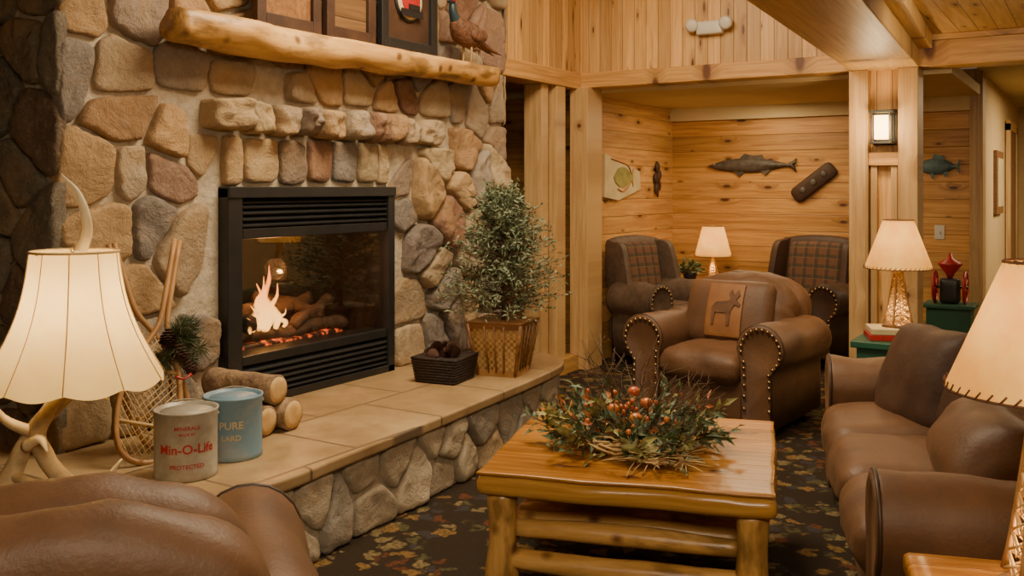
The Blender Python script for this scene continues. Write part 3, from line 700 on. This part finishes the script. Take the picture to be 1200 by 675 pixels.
# ------------------------------------------------------------------ coffee table
ct=empty('log_coffee_table',(-1.483,3.297,0),16.8)
def topshape(p):
    p=p.copy()
    if abs(p.x)>.46 or abs(p.y)>.46:
        w=noise.noise(Vector((p.x*4,p.y*4,p.z*6)))*.026+noise.noise(Vector((p.x*14,p.y*14,p.z*20)))*.008; p.x*=1+w; p.y*=1+w
    return p
add('top',*rboxg((0,0,.4745),(.99,.99,.013),.006,26,shape=topshape),'top',ct)
add('top_slab',*rboxg((0,0,.433),(1.0,1.0,.072),.03,30,shape=topshape),'edge',ct)
L_=.42
for i,(sx,sy) in enumerate(((-1,-1),(1,-1),(-1,1),(1,1))):
    tube('leg_%d'%(i+1),[(sx*L_,sy*L_,0),(sx*L_,sy*L_,.12),(sx*L_,sy*L_,.26),(sx*L_,sy*L_,.40)],[.050,.057,.049,.054],'logZ',ct,22,.14,6)
for i,sy in enumerate((-1,1)):
    tube('rail_x_%d'%i,[(-L_,sy*L_,.17),(-.1,sy*L_-.005,.162),(L_,sy*L_,.17)],[.032,.040,.034],'logX',ct,16,.14,6)
for i,sx in enumerate((-1,1)):
    tube('rail_y_%d'%i,[(sx*L_,-L_,.21),(sx*L_,0,.215),(sx*L_,L_,.21)],[.032,.040,.034],'logY',ct,16,.14,6)
for i in range(8):
    y=-.34+i*.097
    tube('shelf_log_%d'%i,[(-L_,y,.245),(0,y+.005,.25),(L_,y,.245)],[.03,.036,.03],'logX',ct,12,.12,5)

# ------------------------------------------------------------------ foliage helpers
def leaf(g,p,d,L,W,mi,curl=.2):
    d=Vector(d).normalized(); up=Vector((random.uniform(-1,1),random.uniform(-1,1),random.uniform(-.2,1)))
    s=d.cross(up); 
    if s.length<.05: s=Vector((1,0,0))
    s.normalize(); nrm=s.cross(d)
    p=Vector(p); a=p; b_=p+d*L*.45+s*W/2+nrm*W*.15; c_=p+d*L-nrm*L*curl; e_=p+d*L*.45-s*W/2+nrm*W*.15; m_=p+d*L*.5
    g.put([a,b_,c_,e_,m_],[(0,1,4),(1,2,4),(2,3,4),(3,0,4)],mi)
def rdir(zmin=-1,zmax=1):
    z=random.uniform(zmin,zmax); t=random.uniform(0,2*PI); r=math.sqrt(max(0,1-z*z)); return Vector((r*math.cos(t),r*math.sin(t),z))
fl=empty('floral_centerpiece',(-1.50,3.27,.482),16.8)
g=G()
for i in range(26):
    a0=random.uniform(0,2*PI); R=random.uniform(.17,.25); z=random.uniform(.015,.06)
    g.put(*tubeg([(R*math.cos(a0+t*.3)*(1+.08*math.sin(t*2+i)),R*math.sin(a0+t*.3),z+.015*math.sin(t*1.7+i)) for t in range(12)],.004,5))
g.v=[Vector((v.x,v.y,max(v.z,.002))) for v in g.v]
g.make('vine_wreath','straw',fl)
g=G()
for i in range(150):
    a=random.uniform(0,2*PI); r=random.uniform(.03,.26); base=Vector((r*math.cos(a),r*math.sin(a),random.uniform(.02,.07)))
    d=Vector((math.cos(a)*random.uniform(.4,1.3),math.sin(a)*random.uniform(.4,1.3),random.uniform(-.15,1.1))).normalized(); Ls=random.uniform(.07,.19); mi=random.choices([0,1,2,3],[6,3,.6,2.5])[0]
    g.put(*tubeg([base,base+d*Ls],.0018,4),4)
    for k in range(7):
        q=base+d*Ls*k/6; q.z=max(q.z,.012); leaf(g,q,d+rdir()*.8,random.uniform(.035,.07),random.uniform(.014,.027),mi)
for c_ in ((-.26,-.1,.10),(-.2,-.2,.07),(.05,-.26,.05),(-.1,-.02,.13)):
    for k in range(18): leaf(g,Vector(c_)+rdir()*.02,rdir(-.2,.8),random.uniform(.05,.08),.026,1)
g.v=[Vector((v.x,v.y,max(v.z,.004))) for v in g.v]
g.make('foliage',['leafG','leafL','rust','leafB','twig'],fl,False)
g=G()
for i in range(34):
    a=random.uniform(0,2*PI); r=random.uniform(.0,.27); g.put(*ballg((r*math.cos(a),r*math.sin(a),random.uniform(.09,.17)),random.uniform(.008,.012),n=4))
for q in ((-.06,-.08,.15),(.06,-.04,.17),(0.0,.05,.19),(.03,-.12,.13)): g.put(*ballg(q,.024,(1,1,.8),6))
g.make('berries','berry',fl)
g=G()
for i in range(34):
    d=rdir(.3,1); d.x*=.8; L=random.uniform(.2,.42); p=Vector((random.uniform(-.12,.12),random.uniform(-.12,.12),.05)); k=rdir()*.05
    g.put(*tubeg([p,p+d*L*.5+k,p+d*L],[.0025,.0018,.001],4,sm=3))
    for j in range(4): t=random.uniform(.5,.9); q=p+d*L*t; g.put(*tubeg([q,q+(d+rdir()*.8).normalized()*L*.3],[.0014,.0008],4))
g.make('twigs','twig',fl)
g=G()
for i in range(70):
    p=Vector((.12+random.uniform(-.08,.1),-.24+random.uniform(-.06,.06),.02)); d=rdir(-.1,.4); g.put(*tubeg([p,p+d*.07,p+d*.13+Vector((0,0,-.01))],.0022,4))
g.v=[Vector((v.x,v.y,max(v.z,.002))) for v in g.v]
g.make('straw_tuft','straw',fl)

tp=empty('potted_evergreen',(-2.93,4.62,HH),12)
def sq(w0,w1,z0,z1): return [(-w0,-w0,z0),(w0,-w0,z0),(w0,w0,z0),(-w0,w0,z0),(-w1,-w1,z1),(w1,-w1,z1),(w1,w1,z1),(-w1,w1,z1)]
bxf=[(3,2,1,0),(4,5,6,7),(0,1,5,4),(1,2,6,5),(2,3,7,6),(3,0,4,7)]
add('basket',sq(.11,.155,.02,.29),bxf,'wicker',tp,False); 
add('basket_foot',sq(.118,.12,0,.035),bxf,'ash',tp,False); add('rim',sq(.158,.167,.275,.31),bxf,'wood',tp,False)
for i,(sx,sy) in enumerate(((-1,-1),(1,-1),(1,1),(-1,1))): tube('corner_%d'%i,[(sx*.112,sy*.112,.01),(sx*.160,sy*.160,.30)],.011,'wood',tp,8)
for i in range(4): 
    T=Matrix.Rotation(i*PI/2,3,'Z'); g=G()
    for a in (-.06,0,.06): g.put(*tubeg([T@Vector((a*.75,-.116,.02)),T@Vector((a,-.16,.29))],.006,6))
    g.make('slat_%d'%i,'wood',tp)
tube('trunk',[(0,0,.3),(.01,0,.6),(0,.01,.95)],[.016,.012,.005],'twig',tp,8)
g=G()
for i in range(440):
    t=random.random()**.85; z=.38+t*.67; R=.37*(1-t)**.6+.05; a=random.uniform(0,2*PI)
    st=Vector((0,0,z-.06)); rr=random.uniform(.55,1.15)
    en=Vector((R*math.cos(a)*rr,R*math.sin(a)*rr,z+random.uniform(-.05,.08)))
    g.put(*tubeg([st,en],[.003,.001],4),2)
    dd=(en-st)
    for k in range(15):
        q=st+dd*(.25+.75*k/14)
        leaf(g,q+rdir()*.014,dd.normalized()*.6+rdir()*.9,random.uniform(.024,.048),random.uniform(.007,.014),random.choice([0,0,0,1]))
g.make('foliage',['leafB','leafG','twig'],tp,False)

cb=empty('pinecone_basket',(-3.10,4.28,HH),8)
add('basket',sq(.115,.135,0,.14),bxf,'wick',cb,False); g=G()
for i in range(9):
    z=.012+i*.0155; w=.117+.02*i/9
    g.put(*tubeg([(-w,-w,z),(w,-w,z),(w,w,z),(-w,w,z)],.0085,6,closed=True))
g.make('weave','wick',cb)
def conegeo(g,c,r,L,ax):
    ax=Vector(ax).normalized(); q=ax.to_track_quat('Z','Y').to_matrix()
    for i in range(9):
        t=i/8; rr=r*math.sin(PI*(.15+.8*t)); 
        for k in range(9):
            a=2*PI*(k+.5*(i%2))/9; d=q@Vector((math.cos(a),math.sin(a),.45)); p=Vector(c)+q@Vector((0,0,(t-.5)*L))
            s=(q@Vector((-math.sin(a),math.cos(a),0)))*rr*.35
            g.put([p,p+d*rr*.8+s,p+d*rr*1.05,p+d*rr*.8-s],[(0,1,2,3)])
g=G()
for i in range(16): conegeo(g,(random.uniform(-.09,.09),random.uniform(-.09,.09),random.uniform(.14,.18)),.034,.075,rdir(.0,1))
g.make('pinecones','cone',cb,False)

fw=empty('firewood_logs',(-3.05,2.97,HH),6)
for i,(y,z,r) in enumerate(((.065,.07,.068),(-.070,.066,.064),(.0,.188,.064))):
    x0=.0+.03*(i==0)
    tube('log_%d'%i,[(x0,y,z),(x0-.14,y,z),(x0-.28,y,z+.002),(x0-.38,y,z)],[r]*4,'birch',fw,26,.12,4,nf=16)
    lathe('cut_end_%d'%i,[(0.0,0),(r*.88,.0),(r*.88,.004),(r*.5,.007),(0,.008)],'cut',fw,26,cap=False,T=Matrix.Translation((x0,y,z))@Matrix.Rotation(PI/2,4,'Y'))

def textwrap(e,s,size,R,z,m,ang0):
    cu=bpy.data.curves.new('t','FONT'); cu.body=s; cu.size=size; cu.align_x='CENTER'; cu.resolution_u=3; cu.offset=size*.02
    o=bpy.data.objects.new('t',cu); bpy.context.collection.objects.link(o); bpy.context.view_layer.update()
    me=bpy.data.meshes.new_from_object(o.evaluated_get(bpy.context.evaluated_depsgraph_get()))
    vs=[]; 
    for v in me.vertices:
        a=ang0+v.co.x/R; vs.append((math.cos(a)*(R+.0015),math.sin(a)*(R+.0015),z+v.co.y))
    fs=[tuple(p.vertices) for p in me.polygons]
    bpy.data.objects.remove(o); return add('lettering',vs,fs,m,e,False)
def can(name,loc,R,H,m,lines,ang):
    e=empty(name,loc)
    prof=[(R*.97,0),(R,.006),(R,.02),(R*.985,.026),(R*.985,H-.035),(R*1.0,H-.03),(R,H-.012),(R*1.02,H-.006),(R*1.02,H),(R*.95,H),(R*.94,H-.012),(R*.8,H-.015),(R*.79,H-.008),(R*.1,H-.008)]
    lathe('shell',prof,m,e,72); 
    T=Matrix.Rotation(math.radians(ang+90),4,'Z')
    tube('bail',[(R*1.02,0,H-.03),(R*.8,R*.85,H-.012),(0,R*1.1,H+.004),(-R*.8,R*.85,H-.012),(-R*1.02,0,H-.03)],.003,'galv',e,6,0,6,T=T)
    for s,sz,z,mm in lines: textwrap(e,s,sz,R*.985,z,mm,math.radians(ang))
    return e
AN=math.atan2(-2.37,2.9)*180/PI
can('mineral_feed_can',(-2.90,2.36,HH),.115,.25,'galv',[('Min-O-Life',.047,.105,'red'),('MADE BY',.014,.17,'red'),('PROTECTED',.022,.05,'red'),('MINERALS',.02,.19,'red')],AN+2)
can('blue_paint_can',(-2.95,2.63,HH),.115,.245,'blue',[('PURE',.04,.13,'paper'),('LARD',.03,.085,'paper')],AN-6)

ss=empty('snowshoe_pair')
def snowshoe(nm,b0,t0,tw):
    b0=Vector(b0);t0=Vector(t0); ax=(t0-b0); Ln=ax.length; ax.normalize(); nr=Vector((1,-.35,.3)); nr=(nr-ax*nr.dot(ax)).normalized(); sd=ax.cross(nr)
    half=[(.0,0),(.05,.012),(.09,.05),(.115,.13),(.12,.24),(.10,.36),(.06,.47),(.022,.56),(.012,.66),(.011,Ln)]
    def P(w,l): return b0+sd*w+ax*l
    for s in (-1,1): tube(nm+'_frame%d'%s,[P(s*w,l) for w,l in half],[.012]*len(half),'ash',ss,8,0,4)
    def wid(l):
        for (a,b_),(c_,d_) in zip(half,half[1:]):
            if b_<=l<=d_: return a+(c_-a)*(l-b_)/(d_-b_)
        return .01
    g=G()
    for k in range(-14,30):
        for sg in (1,-1):
            pts=[]
            for j in range(30):
                l=.02+.5*j/29; w=sg*((k*.026)-l*.75+.1)
                if abs(w)<wid(l): pts.append(P(w,l))
            if len(pts)>1: g.put(*tubeg([pts[0],pts[-1]],.0022,4))
    for l in (.15,.38): g.put(*tubeg([P(-wid(l),l),P(wid(l),l)],.008,6))
    g.make(nm+'_webbing','rawhide',ss)
snowshoe('shoe_a',(-3.14,2.34,HH+.01),(-3.45,2.76,1.22),0); snowshoe('shoe_b',(-3.24,2.56,HH+.01),(-3.46,2.44,1.22),0)
pb=empty('pine_bough',(-3.28,2.58,HH),parent=ss)
g=G()
for j in range(16):
    st=Vector((.0,0,.42)); d=rdir(-.6,.9); d.x=abs(d.x)*.6; d.y=min(d.y,.6); en=st+d*random.uniform(.10,.19); g.put(*tubeg([st,en],[.005,.003],5),1)
    for k in range(80):
        t=random.random(); dd=(d*.8+rdir()*.8).normalized(); q=st+(en-st)*(.3+.7*t); leaf(g,q,dd,random.uniform(.05,.075),.004,0,.05)
g.put(*tubeg([(0.02,0,.02),(.0,.01,.25),(0,0,.45)],[.008,.007,.006],6),1)
g.make('needles',['needle','twig'],pb,False)
g=G(); conegeo(g,(.07,0,.40),.04,.09,(.3,0,-1)); conegeo(g,(.06,.06,.33),.036,.08,(.3,.3,-1)); conegeo(g,(.06,-.05,.46),.036,.08,(.3,-.3,-1)); g.make('cones','cone',pb,False)
tube('red_bow',[(.08,-.03,.30),(.10,.0,.29),(.09,.04,.30)],[.008,.004,.008],'red',pb,6,0,4)

# ------------------------------------------------------------------ lamps
def shade(e,z0,z1,r0,r1,m,lace=True,scal=0,panels=0,curve=0):
    prof=[]
    for i in range(13):
        t=i/12; r=r0+(r1-r0)*t-curve*math.sin(PI*t); prof.append((r,z0+(z1-z0)*t))
    seg=96
    wob=None
    if panels: wob=lambda th,z:1-.03*abs(math.sin(th*panels/2))
    vs,fs=latheg(prof,seg,(0,0,0),False,wob)
    if scal:
        vs=[Vector((v.x,v.y,v.z-(scal*abs(math.sin(math.atan2(v.y,v.x)*panels/2)))*max(0,1-(v.z-z0)/(z1-z0)*4))) for v in vs]
    add('shade',vs,fs,m,e)
    lm='lace' if lace else 'rawhide'
    if lace:
        g=G(); 
        for (r,z,n_) in ((r0,z0,44),(r1,z1,22)):
            for k in range(n_):
                a=2*PI*k/n_; b_=a+PI/n_*1.1; dz=.016*(1 if z==z0 else -1)
                g.put(*tubeg([(r*1.004*math.cos(a),r*1.004*math.sin(a),z-dz*.1),(r*1.004*math.cos(b_),r*1.004*math.sin(b_),z+dz)],.0022,4))
            g.put(*tubeg([(r*1.0*math.cos(2*PI*k/40),r*1.0*math.sin(2*PI*k/40),z) for k in range(40)],.003,5,closed=True))
        g.make('lacing',lm,e)
    else:
        g=G(); g.put(*tubeg([(r1*math.cos(2*PI*k/40),r1*math.sin(2*PI*k/40),z1) for k in range(40)],.004,5,closed=True))
        for k in range(panels):
            a=2*PI*k/panels; g.put(*tubeg([((r+.001)*math.cos(a),(r+.001)*math.sin(a),z) for r,z in prof],.0018,4))
        g.make('seams',lm,e)
    g=G(); zz=(z0+z1)/2
    g.put(*ballg((0,0,zz),.03,(1,1,1.3),8)); g.make('bulb','bulb',e)
    g=G()
    for k in range(3):
        a=2*PI*k/3; g.put(*tubeg([(0,0,z1-.01),(r1*math.cos(a),r1*math.sin(a),z1-.004)],.0025,4))
    g.put(*tubeg([(0,0,zz),(0,0,z1+.01)],.004,6)); g.make('harp','brass',e)
def lattice_lamp(name,loc,h0,wb,wt,sz0,sz1,r0,r1,rz=0,power=8):
    e=empty(name,loc,rz)
    lathe('foot',[(wb*1.15,0),(wb*1.2,.012),(wb*.95,.02)],'wood',e,4)
    g=G()
    def C(k,t):
        a=PI/4+k*PI/2; r=(wb+(wt-wb)*t**.8)*1.0; return Vector((r*math.cos(a),r*math.sin(a),.015+h0*t))
    for k in range(4): g.put(*tubeg([C(k,t/8) for t in range(9)],.007,6))
    g.make('frame','ash',e); g=G()
    for k in range(4):
        st=9
        for i in range(st):
            t0=i/st;t1=(i+1)/st
            g.put(*tubeg([C(k,t0),C((k+1)%4,t1)],.0035,4)); g.put(*tubeg([C((k+1)%4,t0),C(k,t1)],.0035,4))
            g.put(*tubeg([C(k,t0).lerp(C((k+1)%4,t0),.5),C((k+1)%4,t1)],.002,4)); g.put(*tubeg([C(k,t0).lerp(C((k+1)%4,t0),.5),C(k,t1)],.002,4))
    g.make('lacing_web','rawhide',e)
    tube('stem',[(0,0,h0),(0,0,sz0+.09)],.008,'brass',e,8)
    shade(e,sz0,sz1,r0,r1,'parch')
    L=light(name+'_light','POINT',(0,0,(sz0+sz1)/2+.0),power,(1,.68,.32),.035); L.parent=e
    L=light(name+'_night_light','POINT',(0,0,.09),power*.12,(1,.6,.24),.02); L.parent=e
    return e
al=empty('antler_table_lamp',(-2.53,1.665,.48),31.9)
tube('antler_main',[(-.21,0,.045),(-.20,.01,.10),(-.17,.02,.19),(-.12,.01,.27),(-.06,0,.33),(-.01,0,.38),(0,0,.43)],[.034,.03,.026,.024,.022,.02,.016],'antler',al,14,.25,5,nf=18)
tube('antler_second',[(.02,.04,.042),(-.04,.05,.08),(-.09,.03,.17),(-.11,0,.25),(-.05,-.02,.35),(.02,-.02,.40)],[.032,.03,.026,.024,.02,.015],'antler',al,14,.25,5,nf=18)
for i,P in enumerate([[(-.18,.01,.13),(-.11,-.03,.12),(-.04,-.05,.09)],[(-.12,0,.26),(-.19,-.02,.30),(-.235,-.02,.36)],[(-.03,0,.37),(.05,-.02,.40),(.11,-.03,.36)],[(-.14,0,.22),(-.08,-.04,.25),(-.05,-.06,.22)],[(-.02,.05,.06),(.06,.05,.10),(.12,.04,.17)]]):
    tube('tine_%d'%i,P,[.018,.013,.003],'antlerW' if i>1 else 'antler',al,10,.1,6)
lathe('socket',[(.014,.41),(.018,.43),(.018,.5),(.01,.51)],'brass',al,12)
shade(al,.415,.785,.25,.12,'shade',False,.018,10,.028)
tube('antler_finial',[(.015,0,.78),(.035,0,.84),(.03,0,.90),(.005,0,.96),(-.04,0,1.01)],[.018,.016,.013,.009,.002],'antlerW',al,12,.1,6)
L=light('antler_lamp_light','POINT',(0,0,.60),17,(1,.72,.36),.04); L.parent=al
st=empty('side_table',(-2.56,1.64,0)); lathe('top',[(.28,.445),(.285,.455),(.285,.47),(.28,.478)],'wood',st,36); lathe('pedestal',[(.05,.03),(.035,.1),(.04,.25),(.03,.38),(.07,.446)],'wood',st,20); lathe('foot',[(.17,0),(.17,.02),(.06,.04)],'wood',st,28)
et=empty('end_table',(-.075,2.21,0),17)
add('top',*rboxg((0,0,.575),(.52,.50,.05),.015,10),'top',et)
for i,(sx,sy) in enumerate(((-1,-1),(1,-1),(-1,1),(1,1))): tube('leg_%d'%i,[(sx*.2,sy*.19,0),(sx*.2,sy*.19,.3),(sx*.2,sy*.19,.56)],[.034,.035,.032],'logZ',et,16,.06,5)
for i,sy in enumerate((-1,1)): tube('rail_%d'%i,[(-.2,sy*.19,.2),(.2,sy*.19,.2)],.022,'logX',et,12)
for i,sx in enumerate((-1,1)): tube('rail_y%d'%i,[(sx*.2,-.19,.23),(sx*.2,.19,.23)],.022,'logY',et,12)
lattice_lamp('lattice_table_lamp',(-.105,2.30,.602),.40,.085,.018,.415,.69,.19,.075,20,10)
lt=empty('lamp_table',(-.98,5.98,0)); box('top',(-.26,-.26,.52),(.26,.26,.56),'green',lt,.006); box('apron',(-.23,-.23,.43),(.23,.23,.52),'green',lt)
for i,(sx,sy) in enumerate(((-1,-1),(1,-1),(-1,1),(1,1))): box('leg_%d'%i,(sx*.21-.025,sy*.21-.025,0),(sx*.21+.025,sy*.21+.025,.43),'green',lt)
bk=empty('book_stack',(-1.02,5.94,.560),20); 
for i,(w,c_) in enumerate(((.17,'red'),(.16,'paper'))): box('book_%d'%i,(-w,-.12,i*.035),(w,.12,.034+i*.035),c_,bk,.004)
lattice_lamp('lattice_table_lamp',(-1.015,5.95,.630),.36,.085,.016,.345,.63,.19,.085,35,11)
at_=empty('alcove_table',(-3.0,8.22,0)); lathe('top',[(.3,.59),(.31,.60),(.31,.62),(.3,.63)],'wood',at_,36); lathe('pedestal',[(.2,0),(.2,.02),(.05,.06),(.04,.3),(.05,.5),(.1,.59)],'wood',at_,24)
lattice_lamp('lattice_table_lamp',(-2.98,8.24,.632),.22,.06,.014,.20,.47,.165,.095,10,12)
apl=empty('potted_plant',(-3.13,8.06,.632)); lathe('pot',[(.05,0),(.07,.07),(.065,.075)],'wick',apl,20); g=G()
for i in range(160):
    d=rdir(.0,1); q=Vector((0,0,.06))+d*random.uniform(.03,.11); leaf(g,q,d+rdir()*.5,.05,.025,random.choice([0,1]))
g.make('leaves',['leafG','leafL'],apl,False)

# ------------------------------------------------------------------ wall decor
def fishpts(L,H,bass=False):
    top=[(-.5,.0),(-.46,.1),(-.3,.36),(-.12,.46),(.08,.44),(.25,.30),(.36,.14),(.42,.12),(.5,.42),(.47,0),(.5,-.42),(.42,-.12),(.36,-.14),(.2,-.32),(0,-.44),(-.2,-.42),(-.4,-.24)]
    return [(x*L,y*H) for x,y in top]
def fish(name,loc,L,H,m,tilt=0):
    e=empty(name,loc); P=fishpts(L,H); P=[(p.x,p.y) for p in catmull([(a,b,0) for a,b in P],3,True)]
    R=Matrix.Rotation(tilt,2)
    mp=lambda p,d:Vector(((R@Vector(p))[0],-d,(R@Vector(p))[1]))
    n=len(P); vs=[];fs=[]
    for s,d in ((1,0),(1,.012),(.75,.03),(.35,.04)):
        for p in P: vs.append(mp((p[0]*(s if abs(p[0])<L*.34 else 1),p[1]*s),d))
    for r in range(3):
        for i in range(n): fs.append((r*n+i,r*n+(i+1)%n,(r+1)*n+(i+1)%n,(r+1)*n+i))
    fs.append(tuple(3*n+i for i in range(n)))
    add('body',vs,fs,m,e)
    fin=[(-.15,.40),(-.08,.75),(.02,.62),(.12,.66),(.15,.38)]; add('dorsal_fin',*polyprism([(x*L,y*H) for x,y in fin],.005,.018,mp),m,e,False)
    fin=[(-.2,-.36),(-.14,-.72),(-.08,-.40)]; add('pectoral_fin',*polyprism([(x*L,y*H) for x,y in fin],.005,.018,mp),m,e,False)
    fin=[(.1,-.32),(.16,-.62),(.22,-.28)]; add('anal_fin',*polyprism([(x*L,y*H) for x,y in fin],.005,.018,mp),m,e,False)
    g=G(); g.put(*ballg(mp((-.42*L,.08*H),.03),.009,n=4)); g.make('eye','cream',e)
    return e
fish('carved_fish',(-2.80,8.795,1.66),.84,.15,'fishd'); fish('carved_fish',(-1.18,8.795,1.63),.34,.15,'fishb')
pl=empty('carved_plaque',(-2.22,8.80,1.50)); tl=Matrix.Rotation(math.radians(38),3,'Y').inverted()
add('board',*rboxg((0,-.025,0),(.46,.05,.15),.05,10,T=tl),'leatherD',pl)
g=G()
for k in (-.12,0,.12): g.put(*ballg(tl@Vector((k,-.05,0)),.03,(1,.3,1),6))
g.make('carving','fishd',pl)
fpn=empty('fish_painting',(-3.6,7.60,1.54))
Pp=[(-.37,-.17),(-.36,.20),(-.20,.17),(.34,.06),(.37,-.10),(.2,-.14),(-.1,-.2)]
add('panel',*polyprism(Pp,-.002,.03,lambda p,d:Vector((d,p[0],p[1]))),'paper',fpn,False)
F=fishpts(.40,.20); add('fish_motif',*polyprism(F,.03,.038,lambda p,d:Vector((d,p[0]+.0,p[1]))),'leafL',fpn,False)
tube('lure_line',[(.035,-.25,.16),(.035,-.1,.14),(.035,.1,.1),(.035,.16,-.02),(.035,.0,-.12),(.035,-.12,-.1)],.006,'rust',fpn,6,0,5)
wc=empty('carved_wall_ornament',(-3.6,8.38,1.54)); g=G()
for k,(a,b_) in enumerate(((0,.1),(.04,.03),(-.04,.0),(.03,-.07),(-.02,-.1))): g.put(*ballg((.02,a,b_),.05,(.4,.8,1.1),6))
g.make('body','leatherD',wc); tube('branch',[(.02,-.02,.16),(.03,.01,0),(.02,.0,-.18)],[.01,.015,.008],'leatherD',wc,8)
sw=empty('light_switch',(-1.17,8.80,1.07)); box('plate',(-.04,-.008,-.06),(.04,0,.06),'white',sw,.003); box('toggle',(-.006,-.018,-.012),(.006,-.008,.012),'white',sw)
cg=empty('coffee_grinder',(-1.02,8.25,0))
box('stand',(-.16,-.13,.0),(.16,.13,.5),'green',cg,.01); box('stand_top',(-.19,-.16,.5),(.19,.16,.53),'green',cg,.004)
add('body',*rboxg((0,0,.63),(.15,.12,.2),.03,8),'black',cg); lathe('hopper',[(.02,.73),(.03,.76),(.09,.84),(.09,.85),(.02,.89),(.01,.93)],'red',cg,24)
for s in (-1,1):
    T=Matrix.Translation((s*.11,0,.66))@Matrix.Rotation(PI/2,4,'Y'); tube('wheel_%d'%s,[T@Vector((.12*math.cos(2*PI*k/24),.12*math.sin(2*PI*k/24),0)) for k in range(24)],.012,'red',cg,8,closed=True)
    g=G()
    for k in range(3): a=PI*k/3; g.put(*tubeg([T@Vector((.12*math.cos(a),.12*math.sin(a),0)),T@Vector((-.12*math.cos(a),-.12*math.sin(a),0))],.008,6))
    g.make('spokes_%d'%s,'red',cg)
tube('axle',[(-.13,0,.66),(.13,0,.66)],.012,'black',cg,8)

# ------------------------------------------------------------------ lights
light('fill_light_main','AREA',(-2.2,3.6,3.25),125,(1,.82,.56),1.2,(-2.2,3.6,0))  # added overhead fill for the seating area, no visible fixture
light('fill_light_far','AREA',(-2.4,5.6,3.25),34,(1,.79,.52),1.0,(-2.6,6.6,1.8))  # added fill for the far wall, not an actual fitting
light('fill_light_camera','AREA',(-.1,.2,2.42),86,(1,.84,.60),1.1,(-2.6,4.2,.5))  # added camera-side fill aimed at the fireplace, not a room lamp
light('ceiling_light_entry','AREA',(-.3,5.4,2.42),24,(1,.77,.48),1.0,(-1.2,6.2,0))
light('alcove_ceiling_light','AREA',(-2.5,7.9,2.18),24,(1,.77,.45),.9,(-2.6,8.0,0))
light('hall_ceiling_light','AREA',(.5,10,2.38),85,(1,.79,.48),1.2,(.5,10,0))
w=bpy.data.worlds.new('world'); bpy.context.scene.world=w; w.use_nodes=True
w.node_tree.nodes['Background'].inputs[0].default_value=(.8,.6,.45,1); w.node_tree.nodes['Background'].inputs[1].default_value=.15
# ------------------------------------------------------------------ camera
cam=bpy.data.cameras.new('camera'); co=bpy.data.objects.new('camera',cam); bpy.context.collection.objects.link(co)
co.location=(0,0,1.45); co.rotation_euler=(PI/2,0,math.radians(31.87)); cam.sensor_width=36; cam.lens=36*1110/1200; cam.shift_y=-117.5/1200; cam.clip_start=.05
bpy.context.scene.camera=co
